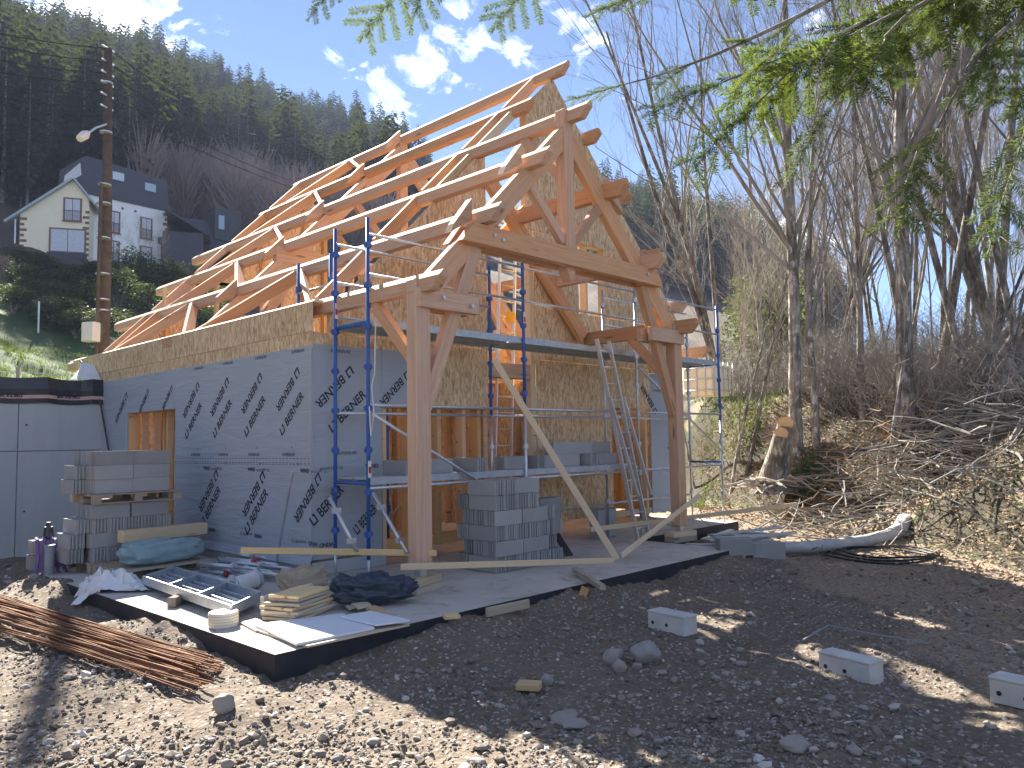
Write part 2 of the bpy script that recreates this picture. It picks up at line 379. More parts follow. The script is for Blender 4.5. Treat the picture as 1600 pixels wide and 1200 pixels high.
def terrain(x, y):
    r = math.hypot(x, y); a = math.degrees(math.atan2(y, x)-YAW)
    a = (a+180) % 360-180
    fine = .055*nz(x, y, .8)+.03*nz(x, y, 2.3, 4)+.024*nz(x, y, 6, 9) if r < 30 else 0
    if r < 12: fine += .016*nz(x, y, 15, 2)+.008*nz(x, y, 33, 5)
    base = -.25+fine-.05*sst((6-y)/6)+.05*sst((x-8)/8)
    # spoil heaped along the edge of the slab
    if 2.2 < x < 11.3 and 4.9 < y < 12.2:
        d = max(3.25-x, 5.75-y, x-10.8 if y < 7.6 else -9)
        base += .075*math.exp(-(max(d, 0)/.7)**2); base += .16*math.exp(-(max(d, 0)/.34)**2)*max(0, .42+.9*nz(x, y, .8, 3)+.35*nz(x, y, 5, 1))
    if inside_slab(x, y): return -.40
    H = interp(a, T_H); rs = interp(a, T_RS)
    left = x < 5.45 and y > 10
    if left:
        g = y-16.32
        if g <= 0: return base
        h = 2.62*sst(g/.25)+.10*min(g, 6)
        far = max(0, r-22)
    else:
        g = r-rs
        if g <= 0: return base
        bh = 3.0 if a < 0 else 2.8
        wd_ = float(np.interp(a, [-34, -24, -17], [10., 7., 4.2]))
        h = bh*sst(g/wd_)+(.35*nz(x, y, .45, 5)+.18*nz(x, y, 1.3, 7))*sst(g/3) + max(0, min(g-4, 30))*.03
        far = max(0, g-6)
    u = min(1.25, far/DH)
    h += H*(u**1.33 if u < 1 else 1+.15*(u-1))
    h += (1.5*nz(x, y, .03, 2)+.4*nz(x, y, .11, 6))*sst((r-35)/60)
    return base+h
def zone(x, y):
    r = math.hypot(x, y); a = (math.degrees(math.atan2(y, x)-YAW)+180) % 360-180
    rs = interp(a, T_RS); left = x < 5.45 and y > 10
    if left or (a > 19 and r > 21):
        if y < 16.3: return 0.05
        if r < 78+8*nz(x, y, .05): return .70
        return 1.0
    k = .6*nz(x, y, .8, 1)
    if r < rs-7.5+3*k and a < 4: return 0.0
    if r < rs+.5 and a < 4: return .33*sst((r-rs+7.5-3*k)/2.5)
    if a >= 4 and r < rs: return 0.05
    if r < rs+.4+.6*k: return .33
    if r < rs+40: return .9 if nz(x, y, .6, 8) > -.3 else .33
    return 1.0
def build_ground():
    ang = list(np.linspace(-44, 44, 400))+list(np.linspace(46, 314, 68))
    rad = [1.2]
    while rad[-1] < 560: rad.append(rad[-1]*(1.0115 if rad[-1] < 45 else 1.04))
    v = []; zn = []
    for r in rad:
        for a in ang:
            t_ = YAW+R(a); x, y = r*math.cos(t_), r*math.sin(t_)
            v.append((x, y, terrain(x, y))); zn.append(zone(x, y))
    n = len(ang); f = []
    for i in range(len(rad)-1):
        for j in range(n): f.append((i*n+j, (i+1)*n+j, (i+1)*n+(j+1) % n, i*n+(j+1) % n))
    v.append((0, 0, -.3)); zn.append(0); c = len(v)-1
    f += [(c, j, (j+1) % n) for j in range(n)]
    me = bpy.data.meshes.new('ground'); me.from_pydata(v, [], f); me.materials.append(MATS['ground'])
    at_ = me.attributes.new('zone', 'FLOAT', 'POINT'); at_.data.foreach_set('value', zn)
    me.polygons.foreach_set('use_smooth', [True]*len(f)); me.update()
    tag(meshobj('ground', me, Matrix()), 'stony bare earth of the building site rising to wooded slopes', None, None, 'structure')
build_ground()
def gz(x, y): return terrain(x, y)

# ------------------------------------------------------------------ slab
def extrude(poly, z0, z1, mats_, name, parent=None):
    b = MB(); n = len(poly)
    b.v = [(x, y, z0) for x, y in poly]+[(x, y, z1) for x, y in poly]
    b.f = [tuple(reversed(range(n))), tuple(range(n, 2*n))]+[(i, (i+1) % n, n+(i+1) % n, n+i) for i in range(n)]
    me = b.mesh(name, mats_)
    me.polygons.foreach_set('material_index', [1, 0]+[1]*n); me.update()
    return meshobj(name, me, Matrix(), parent)
SLAB = [(3.25, 5.75), (10.8, 5.75), (10.8, 7.6), (14.4, 7.6), (14.4, 17.1), (5.3, 17.1), (5.3, 11.7), (3.25, 11.7)]
tag(extrude(SLAB, -.48, 0, ['slab_top', 'bitumen'], 'concrete_slab'), 'dusty concrete slab with black coated edge under the timber house', None, None, 'structure')

# ------------------------------------------------------------------ timber house
XL, XR, YF, YB = 5.42, 14.3, 8.72, 17.0
SLP = 1.02
def zt(X): return 3.58+SLP*(X-5.67)                  # top of the purlins, left slope
RX = 10.3
def ztr(X): return zt(RX)-SLP*(X-RX)                 # right slope of the main roof
house = thing('timber_house', (5.42, 8.72, 0), 'timber frame house under construction, open roof, grey printed membrane and wood panel walls', 'house')
PW, PH = .13, .22
def purlin(X, zt_, y0, y1, cut_front=True, w_=PW, h_=PH, side=1, ch=.07):
    b = MB(); t_ = zt_
    poly = [(y0, t_), (y0, t_-.085), (y0+.13, t_-h_), (y1-.02, t_-h_), (y1, t_-h_*.5), (y1, t_)] if cut_front else [(y0, t_), (y0, t_-h_), (y1, t_-h_), (y1, t_)]
    mid = (y0+y1)/2
    n = len(poly); ds = [w_/2*side, (w_/2-ch)*side, -w_/2*side]
    for i, d in enumerate(ds): b.v += [(y-mid, d, z-t_-(ch*SLP if i == 0 and z == t_ else 0)) for y, z in poly]
    for i in range(2): b.f += [tuple((i*n+k, i*n+(k+1) % n, (i+1)*n+(k+1) % n, (i+1)*n+k)[::side]) for k in range(n)]
    b.f += [tuple(range(n))[::-side], tuple(range(2*n, 3*n))[::side]]
    M = Matrix.Translation((X, mid, t_)) @ Matrix.Rotation(R(90), 4, 'Z')
    return meshobj('purlin', b.mesh('purlin', 'douglas'), M, house)
PX = [5.67, 6.62, 7.54, 8.40, 9.36, RX]
for i, X in enumerate(PX):
    yf = 6.44 if i < 4 else 8.36
    yb = 18.85 if i < 4 else 17.35
    purlin(X, zt(X), yf, yb)
for X in (9.26, 10.18, 11.09): purlin(X, zt(8.38)-SLP*(X-8.38), 6.44, 8.70, side=-1)        # porch, right slope
for X in (11.24, 12.18, 13.12, 14.04, 14.9): purlin(X, ztr(X), 8.40, 17.35, side=-1)        # main roof, right slope
# ---- front truss of the porch
TY = 6.89
post_x = (5.68, 11.08)
def post(X, Y, z0, z1, wx=.22, wy=.18, m='douglas', name='post'): return timber(name, (X, Y, z0), (X, Y, z1), wy, wx, m, house, up=(1, 0, 0), bev=.012)
for X in post_x:
    post(X, TY, .25, 3.52)
    b = MB(); b.box((X-.05, TY-.05, .17), (X+.05, TY+.05, .25)); b.box((X-.09, TY-.07, .245), (X+.09, TY+.07, .252)); b.build('post_shoe', 'galv', house)
KX = 8.38
post(KX, TY, 4.05, 6.33, .20, .18, name='king_post')
b = MB(); b.prism([(-.10, 4.05), (.10, 4.05), (.04, 3.9), (0, 3.86), (-.04, 3.9)], -.08, .08, lambda a, c, d: (KX+a, TY+d, c)); b.build('king_post_pendant', 'douglas', house)
def rafter(name, xa, xb, ztop, Y, wy, dep, m='douglas'):
    """roof member in a plane Y = const; ztop(x) is its upper edge, dep its depth square to the slope"""
    pa, pb = Vector((xa, Y, ztop(xa))), Vector((xb, Y, ztop(xb)))
    d = (pb-pa).normalized(); nrm = Vector((-d.z, 0, d.x)); nrm = nrm if nrm.z > 0 else -nrm
    return timber(name, pa-nrm*dep/2, pb-nrm*dep/2, wy, dep, m, house, up=tuple(nrm))
rl = lambda x: 4.01+.995*(x-6.19)
rafter('principal_rafter', 5.55, KX-.10, rl, TY, .11, .27)
rafter('principal_rafter', 2*KX-5.55, KX+.10, lambda x: rl(2*KX-x), TY, .11, .27)
for sy in (-.125, .125):
    b = MB(); y0 = TY+sy; b.prism([(6.22, 4.06), (10.54, 4.06), (10.40, 4.31), (6.42, 4.31)], -.055, .055, lambda a, c, d: (a-KX, d, c-4.2))
    meshobj('tie_beam', b.mesh('tie_beam', 'douglas'), Matrix.Translation((KX, y0, 4.2)), house)
    for sx in (-1, 1):
        timber('short_tie', (KX+sx*2.80, y0+.02*(1 if sy < 0 else -1), 3.30), (KX+sx*1.87, y0+.02*(1 if sy < 0 else -1), 3.30), .09, .22, 'douglas', house)
for sx in (-1, 1):
    timber('raking_strut', (KX+sx*2.64, TY, 2.05), (KX+sx*1.80, TY, 4.06), .12, .17, 'douglas', house)
    timber('strut', (KX+sx*.09, TY, 4.42), (KX+sx*.80, TY, 5.12), .10, .13, 'douglas', house)
    # cleats that hold the purlins on the principal rafter
    for dx in (1.76, .84):
        X = KX+sx*(dx+.12); zz = zt(KX-dx)+.03
        b = MB(); b.prism([(0, .07), (.0, -.20), (.36, -.42), (.30, -.30)], -.055, .055, lambda a, c, d: (sx*a, d, c))
        meshobj('purlin_cleat', b.mesh('purlin_cleat', 'douglas'), Matrix.Translation((X, TY, zz)), house)
    timber('purlin_brace', (KX+sx*2.70, TY+.85, 3.38), (KX+sx*2.70, TY+.06, 2.58), .10, .14, 'douglas', house)
timber('purlin_brace', (8.40, TY+.80, zt(8.40)-.2), (8.38, TY+.06, zt(8.40)-.98), .10, .14, 'douglas', house)
for X, z_ in ((5.9, 3.32), (6.35, 3.27), (6.75, 4.2), (6.9, 4.17), (10.1, 4.2)):
    b = MB(); b.tube([(X, TY-.21, z_), (X, TY-.175, z_)], .022, 8); b.build('bolt', 'galv', house)
# rear rafter of the porch lying on the gable panels
rafter('valley_rafter', 8.55, 10.95, lambda x: zt(8.38)-SLP*(x-8.38)-.16, YF-.10, .12, .24)
# ---- main trusses
for Y in (13.0,):
    rafter('principal_rafter', 5.62, RX-.05, lambda x: zt(x)-.17, Y, .12, .30)
    rafter('principal_rafter', 14.4, RX+.05, lambda x: ztr(x)-.17, Y, .12, .30)
    post(RX, Y, 5.3, 8.1, .2, .16, name='king_post')
    timber('tie_beam', (7.3, Y, 5.2), (13.3, Y, 5.2), .14, .28, 'douglas', house)
    for sx in (-1, 1):
        timber('strut', (RX+sx*.1, Y, 5.5), (RX+sx*1.35, Y, 6.65), .12, .16, 'douglas', house)
        timber('raking_strut', (RX+sx*3.9, Y, 2.9), (RX+sx*2.5, Y, 5.1), .12, .2, 'douglas', house)
    for X in PX[1:]:
        b = MB(); b.prism([(0, .07), (.0, -.20), (.42, -.46), (.36, -.30)], -.05, .05, lambda a, c, d: (-a, d, c))
        meshobj('purlin_cleat', b.mesh('purlin_cleat', 'douglas'), Matrix.Translation((X-.07, Y, zt(X))), house)
# braces in the plane of the left slope (feet on one purlin, apex on the next)
def slope_brace(xa, ya, xb, yb, dep=.19, w_=.07):
    p0, p1 = Vector((xa, ya, zt(xa)-.003-dep/2*1.4)), Vector((xb, yb, zt(xb)-.003-dep/2*1.4))
    return timber('roof_brace', p0, p1, w_, dep, 'douglas', house, up=(-SLP, 0, 1))
for i in range(5):
    xa, xb = PX[i]+.06, PX[i+1]-.06
    slope_brace(xa, 13.12, xb, 14.72); slope_brace(xa, 16.5 if i == 0 else 16.15, xb, 14.86)
slope_brace(PX[0]+.06, 9.2, PX[1]-.06, 10.8); slope_brace(PX[0]+.06, 12.75, PX[1]-.06, 10.95)
# rafters on the gables
for i in range(5):
    xa, xb = PX[i]+.065, PX[i+1]-.065
    for Y in (17.05, 9.12):
        rafter('gable_rafter', xa, xb, lambda x: zt(x)-.004, Y, .07, .19)
    if i < 4: rafter('gable_rafter', 14.9-i*.93-.07, 14.9-(i+1)*.93+.07, lambda x: ztr(x)-.004, 17.05, .07, .19)
rafter('gable_rafter', PX[0]+.065, PX[1]-.065, lambda x: zt(x)-.004, 16.45, .07, .15)
rafter('gable_rafter', PX[2]+.07, PX[3]-.07, lambda x: zt(x)-.05, 8.80, .06, .15, 'pale_wood')
rafter('gable_rafter', PX[3]+.07, PX[4]-.07, lambda x: zt(x)-.05, 8.80, .06, .15, 'pale_wood')
post(6.95, 17.05, 4.6, 5.15, .05, .12, 'pale_wood', name='stud')
# ---- left wall: membrane, plinth, panel strip
wall = meshobj('side_wall', bevbox(.14, YB-YF-.02, .16, 'stud_wood', .004), Matrix.Translation((5.58, (YF+YB)/2, .27)), house)  # sole plate
DY0, DY1, DZ = 12.79, 14.85, 2.28
TH = .03
def mem(lo, hi, parent): return panel('membrane', lo, hi, 'membrane', parent, .004)
mem((XL, YF+.002, .20), (XL+TH, DY0, 2.93), wall)
mem((XL, DY0+.001, DZ), (XL+TH, DY1, 2.93), wall)
mem((XL, DY1+.001, .20), (XL+TH, 16.15, 2.93), wall)
# bottom hem of the membrane kicks out over the plinth
b = MB(); b.prism([(XL+.012, .27), (XL-.05, .13), (XL-.045, .125), (XL+.02, .25)], YF-.02, DY0, lambda a, c, d: (a, d, c)); b.build('membrane_hem', 'membrane', wall)
panel('plinth', (XL+.003, YF-.03, .002), (XL+.12, DY0-.02, .17), 'concrete', wall, .006)
panel('plinth', (XL+.003, DY1, .002), (XL+.12, 16.2, .17), 'concrete', wall, .006)
for y0, y1 in ((YF, 11.2), (11.206, 13.7), (13.706, 16.7)):
    panel('wood_panel', (XL+.008, y0, 2.86), (XL+.026, y1, 3.108), 'osb_strip', wall)
for y0, y1 in ((YF, 10.55), (10.556, 12.98), (13.38, 15.6), (15.606, 16.95)):
    panel('wood_panel', (XL+.006, y0, 3.114), (XL+.026, y1, 3.49), 'osb_strip', wall)
panel('blocking', (XL+.013, 12.988, 3.335), (XL+.10, 13.372, 3.49), 'douglas', wall); panel('wood_panel', (XL+.012, 12.99, 3.114), (XL+.026, 13.37, 3.33), 'osb_strip', wall)
b = MB(); b.prism([(16.955, 3.49), (16.955, 3.114), (17.25, 3.14), (17.75, 3.36), (17.9, 3.49)], XL+.006, XL+.026, lambda a, c, d: (d, a, c)); b.build('wood_panel', 'osb_strip', wall)
b = MB(); b.prism([(XL+.004, 3.494), (5.60, 3.494), (5.60, 3.53), (XL+.06, 3.53), (XL+.004, 3.496)], YF, 17.9, lambda a, c, d: (a, d, c)); b.build('top_plate', 'pale_wood', wall)
panel('wall_lining', (5.56, YF+.12, .36), (5.575, DY0-.05, 2.85), 'osb', wall); panel('wall_lining', (5.56, DY1+.05, .36), (5.575, YB, 2.85), 'osb', wall)
# door opening in the membrane wall: jambs, inner partition
for y in (DY0-.04, DY1+.04): panel('door_jamb', (XL+.032, y-.05, .2), (XL+.20, y+.05, DZ), 'stud_wood', wall)
panel('door_lintel', (XL+.032, DY0-.09, DZ), (XL+.2, DY1+.09, DZ+.18), 'stud_wood', wall)
panel('wood_panel', (5.75, DY0+.16, .15), (5.77, DY0+1.12, 2.7), 'osb', wall); panel('wood_panel', (6.3, DY0+.9, .15), (6.32, DY1+.6, 2.7), 'osb', wall)
for y in (DY0+.22, DY0+.40, DY0+1.05): panel('stud', (5.66, y-.03, .15), (5.745, y+.03, 2.7), 'stud_wood', wall)
# wall studs seen over the panels, inside face
for k in range(15):
    y = 9.3+k*.54
    if y < 16.9: panel('stud', (5.63, y-.03, .36), (5.74, y+.03, 3.3), 'stud_wood', wall, .003)
# ---- lettering printed on the membrane
def text_mesh(body, size, shear=0.0, bold=.0, align='LEFT'):
    cu = bpy.data.curves.new('print', 'FONT'); cu.body = body; cu.size = size; cu.shear = shear; cu.offset = bold; cu.align_x = align; cu.resolution_u = 3
    ob = bpy.data.objects.new('tmp_print', cu); COL.objects.link(ob)
    dg = bpy.context.evaluated_depsgraph_get(); me = bpy.data.meshes.new_from_object(ob.evaluated_get(dg)); me.name = 'print'
    bpy.data.objects.remove(ob); me.materials.clear(); me.materials.append(MATS['print_ink']); return me
def brand_mesh(L):
    me = text_mesh('BERNER', 1.0, .12, .018)
    bm = bmesh.new(); bm.from_mesh(me)
    w0 = max(v.co.x for v in bm.verts); s_ = L*.76/w0; h_ = .70*s_
    bmesh.ops.scale(bm, vec=(s_, s_*1.05, 1), verts=bm.verts); bmesh.ops.translate(bm, vec=(L*.24, 0, 0), verts=bm.verts)
    q = h_*1.05; t_ = q*.2                                # open square emblem in front of the word
    def poly(pts): bm.faces.new([bm.verts.new((x*q+.18*y*q, y*q, 0)) for x, y in pts])
    for pts in ([(0, 0), (.22, 0), (.22, 1), (0, 1)], [(.22, 0), (1.0, 0), (1.0, .2), (.22, .2)], [(.80, .2), (1.0, .2), (1.0, 1), (.80, 1)], [(.60, .8), (.80, .8), (.80, 1), (.60, 1)]): poly(pts)
    bm.to_mesh(me); bm.free(); me.update(); return me
BR1, BR2 = brand_mesh(.74), brand_mesh(.83)
WINDM = text_mesh('WIND', .075, 0, .002); HPVM = text_mesh('proof HPV S2', .062, 0, .0); STRIP = text_mesh('SUPERIEURE', .06, 0, 0); ARR = text_mesh('A', .05)
def print_left(me, y, z, ang):                        # text runs towards -Y on the wall facing -X
    c, s_ = math.cos(ang), math.sin(ang)
    x = Vector((0, -c, s_)); yv = Vector((0, s_, c)); n = Vector((-1, 0, 0))
    M = Matrix((x, yv, n)).transposed().to_4x4(); M.translation = (XL-.004, y, z)
    return meshobj('printed_lettering', me, M, wall)
def print_gable(me, x, z, ang, parent):
    c, s_ = math.cos(ang), math.sin(ang)
    xv = Vector((c, 0, s_)); yv = Vector((-s_, 0, c)); n = Vector((0, -1, 0))
    M = Matrix((xv, yv, n)).transposed().to_4x4(); M.translation = (x, YF-.004, z)
    return meshobj('printed_lettering', me, M, parent)
A1 = R(43)
for k in range(8):
    y = 9.43+.975*k
    if not (DY0-.2 < y-.27 < DY1+.55) and y < 15.9: print_left(BR1, y, 1.77, A1)
    y = 9.05+.975*k
    if y < 15.6 and not (k in (4, 5)): print_left(BR1, y, 2.68, A1+math.pi)
    elif k in (4, 5): print_left(BR1, y, 2.68, A1+math.pi).scale = (.70, .8, 1)
for k in range(3):
    y0 = 8.55+1.385*k
    print_left(BR2, y0, 1.32, A1+math.pi+.05)
    if k: print_left(BR2, 8.97+1.385*k, .40, A1+.05)
    for z_, rv in ((1.30, False), (.38, True)):
        if rv: print_left(WINDM, y0+.01, z_+.06, math.pi); print_left(HPVM, y0+.28, z_+.06, math.pi)
        else: print_left(WINDM, y0+.42, z_, 0); print_left(HPVM, y0+.17, z_, 0)
for k in range(4):
    print_left(STRIP, 9.42+.92*k, 1.51, 0); print_left(ARR, 9.2+.92*k, 1.61, 0); print_left(ARR, 9.0+1.0*k, 1.42, math.pi); print_left(STRIP, 9.2+.97*k, 2.86, 0)
# dashed guide lines
b = MB()
for z_ in (1.395, 1.475, 1.005*1.41):
    for k in range(46):
        y = YF+.03+k*.088; b.quad((XL-.003, y, z_), (XL-.003, y, z_+.006), (XL-.003, y+.05, z_+.006), (XL-.003, y+.05, z_))
b.build('printed_guide_line', 'print_ink', wall)
# ---- gable wall (Y = YF): membrane, panels, openings, posts
gable = meshobj('gable_wall', bevbox(3.2, .14, .16, 'stud_wood', .004), Matrix.Translation((7.05, YF+.16, .25)), house)
mem((XL+TH+.001, YF, .20), (6.53, YF+TH, 2.95), gable)
panel('plinth', (XL+.13, YF+.004, .002), (6.6, YF+.12, .17), 'concrete', gable, .006)
for k in range(2):
    print_gable(BR1, 6.03+.97*k-.02, 2.70, A1+math.pi, gable).scale = (1, 1, 1) if k == 0 else (.92, .95, 1)
print_gable(BR1, 5.73, 1.80, A1, gable); print_gable(BR2, 6.12, .45, A1, gable).scale = (.55, 1, 1)
corner_wrap = print_gable(BR2, 5.46, .62, A1, gable); corner_wrap.scale = (.75, 1, 1)
print_gable(WINDM, 6.25, 1.33, 0, gable); print_gable(HPVM, 5.55, 1.33, 0, gable); print_gable(WINDM, 5.75, .40, math.pi, gable); print_gable(STRIP, 5.8, 1.52, 0, gable); print_gable(STRIP, 5.7, 2.86, 0, gable)
def osbp(x0, x1, z0, z1, dy=0.0, parent=gable): return panel('wood_panel', (x0+.003, YF+.004+dy, z0+.003), (x1-.003, YF+.022+dy, z1-.003), 'osb', parent)
def osb_slope(x0, x1, z0, dy=.0, zf=zt, parent=gable):
    cx_ = (x0+x1)/2; b = MB()
    b.prism([(x0+.003-cx_, 0.003), (x1-.003-cx_, .003), (x1-.003-cx_, zf(x1)-.20-z0), (x0+.003-cx_, zf(x0)-.20-z0)], 0, .018, lambda a, c, d: (a, d, c))
    return meshobj('wood_panel', b.mesh('wood_panel', 'osb'), Matrix.Translation((cx_, YF+.004+dy, z0)), parent)
osbp(XL+.03, 7.03, 2.95, 3.11); osbp(7.03, 8.60, 2.15, 3.11); mem((6.531, YF, 2.15), (7.03, YF+TH, 2.95), gable)
for x0, x1 in ((XL+.24, 6.54), (6.54, 7.57), (7.57, 8.60)): osb_slope(x0, x1, 3.11)
osbp(9.72, 10.85, .28, 3.02); osbp(10.85, 11.78, .28, 3.02); osbp(9.72, 11.78, 3.02, 3.93)
osbp(11.78, 13.08, 2.25, 3.02); osbp(11.78, 13.08, 3.02, 3.93); osbp(13.08, 14.3, 2.96, 3.93)
osbp(9.72, 10.92, 3.93, 5.22); osbp(11.69, 12.6, 3.93, 5.22)
b = MB(); b.prism([(12.606, 3.936), (14.26, 3.936), (14.26, ztr(14.26)-.2), (12.606, ztr(12.606)-.2)], 0, .018, lambda a, c, d: (a, YF+.004+d, c)); b.build('wood_panel', 'osb', gable)
osb_slope(9.56, RX, 5.22, zf=zt); osb_slope(RX, 11.3, 5.22, zf=ztr); osb_slope(11.3, 12.603, 5.22, zf=ztr)
mem((13.09, YF, .2), (14.3, YF+TH, 2.95), gable)
print_gable(BR1, 13.35, 2.2, A1+math.pi/2, gable); print_gable(BR1, 13.75, 1.4, A1+.3, gable); print_gable(STRIP, 13.2, 2.6, 0, gable)
# posts and framing at the openings
def stud(x, y, z0, z1, wx=.07, wy=.14, m='stud_wood', parent=gable): return panel('stud', (x-wx/2, y-wy/2, z0), (x+wx/2, y+wy/2, z1), m, parent, .003)
stud(9.66, YF+.09, .17, 7.45, .11, .16, 'pale_wood'); stud(8.56, YF+.11, .17, 6.2, .09, .14, 'douglas')
for x in (6.60, 7.05, 7.60, 8.10, 8.42): stud(x, YF+.12, .17, 2.15, .07, .16)
for x in (11.84, 12.45, 13.0, 13.6): stud(x, YF+.12, .17, 2.25, .07, .14, 'pale_wood')
timber('lintel', (6.5, YF+.11, 2.24), (8.62, YF+.11, 2.24), .14, .18, 'stud_wood', gable)
timber('lintel', (8.6, YF+.10, 2.80), (9.72, YF+.10, 2.80), .14, .24, 'douglas', gable)
timber('sole_plate', (11.7, YF+.10, .26), (14.2, YF+.10, .26), .14, .1, 'pale_wood', gable)
for x in (10.89, 11.72): stud(x, YF+.09, 3.8, 5.3, .06, .15, 'pale_wood')
timber('window_sill', (10.86, YF+.09, 3.90), (11.75, YF+.09, 3.90), .15, .06, 'pale_wood', gable); timber('window_head', (10.86, YF+.09, 5.25), (11.75, YF+.09, 5.25), .15, .06, 'pale_wood', gable)
for x in (9.3,): timber('stud', (8.66, YF+.1, 4.7), (9.6, YF+.1, 5.6), .08, .12, 'stud_wood', gable)
for x in (6.0, 6.7, 7.4, 8.1, 10.3, 11.2, 12.2): stud(x, YF+.11, 3.12, (zt(x) if x < RX else ztr(x))-.35, .06, .14)
# inside of the ground floor, behind the openings
rear = meshobj('inner_wall', bevbox(3.0, .1, .1, 'stud_wood'), Matrix.Translation((7.4, 11.0, .1)), house)
for x in (6.4, 6.85, 7.35, 7.95, 8.5, 9.0): panel('stud', (x-.05, 10.85, .15), (x+.05, 10.98, 2.85), 'stud_wood', rear, .003)
for x0, x1 in ((6.3, 7.5), (7.51, 8.7)): panel('wood_panel', (x0, 11.0, .15), (x1, 11.02, 2.85), 'osb', rear)
panel('wood_panel', (9.9, 9.0, .15), (9.92, 11.4, 2.7), 'osb', rear); panel('wood_panel', (8.9, 12.4, .15), (10.6, 12.42, 2.7), 'osb', rear)
for y in (9.3, 9.9, 10.5, 11.1): panel('stud', (9.78, y-.035, .15), (9.89, y+.035, 2.7), 'stud_wood', rear, .003)
panel('wood_panel', (11.6, 10.6, .15), (14.1, 10.62, 2.7), 'osb', rear)
for x in (11.9, 12.5, 13.1, 13.7): panel('stud', (x-.04, 10.5, .15), (x+.04, 10.59, 2.7), 'stud_wood', rear, .003)
for k in range(14):                                   # floor joists, not yet boarded
    y = 9.2+k*.57; timber('floor_joist', (5.75, y, 2.78), (14.1, y, 2.78), .06, .2, 'douglas', house, bev=.003)
for k in range(5): panel('floor_board', (8.6, 9.6+k*.5, 2.885), (14.0, 10.06+k*.5, 2.905), 'stud_wood', house)
# ---- rear gable and right wall seen from inside through the open roof
back = meshobj('rear_wall', bevbox(8.7, .12, .12, 'stud_wood'), Matrix.Translation((9.86, 16.9, .2)), house)
for k in range(16):
    x = 5.8+k*.56
    panel('stud', (x-.035, 16.80, .26), (x+.035, 16.93, (zt(x) if x < RX else ztr(x))-.3), 'stud_wood', back, .003)
for x0, x1 in ((5.5, 6.9), (6.9, 7.9), (7.9, 8.7)): panel('wood_panel', (x0+.003, 16.95, .2), (x1-.003, 16.968, 3.4), 'osb', back)
for x0, x1 in ((9.9, 11.2), (11.2, 12.6), (12.6, 14.2)): panel('wood_panel', (x0+.003, 16.95, .2), (x1-.003, 16.968, 3.4), 'osb', back)
for x0, x1, f_ in ((6.3, 7.6, zt), (9.7, RX, zt), (RX, 11.0, ztr), (12.2, 13.6, ztr)):
    b = MB(); b.prism([(x0, 3.41), (x1, 3.41), (x1, f_(x1)-.25), (x0, f_(x0)-.25)], 16.95, 16.968, lambda a, c, d: (a, d, c)); b.build('wood_panel', 'osb', back)
b = MB(); b.prism([(7.6, 5.4), (9.7, 5.4), (9.7, zt(9.7)-.25), (7.6, zt(7.6)-.25)], 16.95, 16.968, lambda a, c, d: (a, d, c)); b.build('wood_panel', 'osb', back)
right = meshobj('side_wall', bevbox(.12, 8.0, .12, 'stud_wood'), Matrix.Translation((14.2, 12.9, .2)), house)
for k in range(14):
    y = 9.2+k*.57; panel('stud', (14.10, y-.035, .26), (14.23, y+.035, 4.0), 'stud_wood', right, .003)
for k in range(6): panel('wood_panel', (14.24, 8.76+k*1.36, .2), (14.258, 8.76+k*1.36+1.354, 4.0), 'osb', right)
# inner partition upstairs (sunlit studs)
part = meshobj('partition_wall', bevbox(4.0, .1, .1, 'stud_wood'), Matrix.Translation((11.0, 14.0, 2.96)), house)
for k in range(9): panel('stud', (9.2+k*.5-.03, 13.95, 3.01), (9.2+k*.5+.03, 14.05, 5.4), 'stud_wood', part, .003)
panel('wood_panel', (10.6, 14.06, 3.0), (12.0, 14.075, 5.4), 'osb', part); panel('wood_panel', (12.01, 14.06, 3.0), (13.2, 14.075, 5.4), 'osb', part)
# ------------------------------------------------------------------ retaining wall left of the house
rw = thing('retaining_wall', (2, 16.2, -.3), 'grey cast concrete retaining wall topped with black dimpled sheet beside the house', 'wall')
YW = 16.12
edges = [-6.0, -3.2, -.4, 2.3, 4.02, 5.44]
for i in range(5):
    x0, x1 = edges[i]+.006, edges[i+1]-.006
    panel('concrete_panel', (x0, YW, -.5), (x1, YW+.22, 1.62), 'concrete', rw, .008); panel('concrete_panel', (x0, YW, 1.632), (x1, YW+.22, 2.78), 'concrete', rw, .008)
    for z_ in (.55, 2.1):
        b = MB(); b.tube([(x0+.12, YW-.004, z_), (x0+.12, YW+.01, z_)], .02, 8); b.build('tie_hole', 'black_film', rw)
panel('concrete_core', (-6, YW+.05, -.5), (5.44, YW+.2, 2.77), 'concrete', rw)
b = MB()                                             # black sheet folded over the top of the wall
N = 60; rr = random.Random(3)
prof = []
for i in range(N+1):
    x = -6+11.42*i/N; d = .02*math.sin(i*1.3)+.02*rr.random()
    prof.append([(x, YW+.3, 2.93+.02*rr.random()), (x, YW-.01-d*.5, 2.95+d), (x, YW-.03-d, 2.75+d*.4), (x, YW-.018-d*.6, 2.48+d*.8)])
for i in range(N):
    for k in range(3): b.quad(prof[i][k], prof[i][k+1], prof[i+1][k+1], prof[i+1][k])
sheet = b.build('cover_sheet', 'black_film', rw)
pr = [(p[2], p[3]) for p in prof]
b = MB()
for i in range(N):
    (a0, a1), (c0, c1) = pr[i], pr[i+1]
    def lp(u, v, s_): return (u[0]+(v[0]-u[0])*s_, u[1]+(v[1]-u[1])*s_-.004, u[2]+(v[2]-u[2])*s_)
    b.quad(lp(a0, a1, .42), lp(a0, a1, .66), lp(c0, c1, .66), lp(c0, c1, .42))
b.build('printed_band', 'tape_pink', rw)
DEL = text_mesh('DELTA-MS', .085, 0, .004)
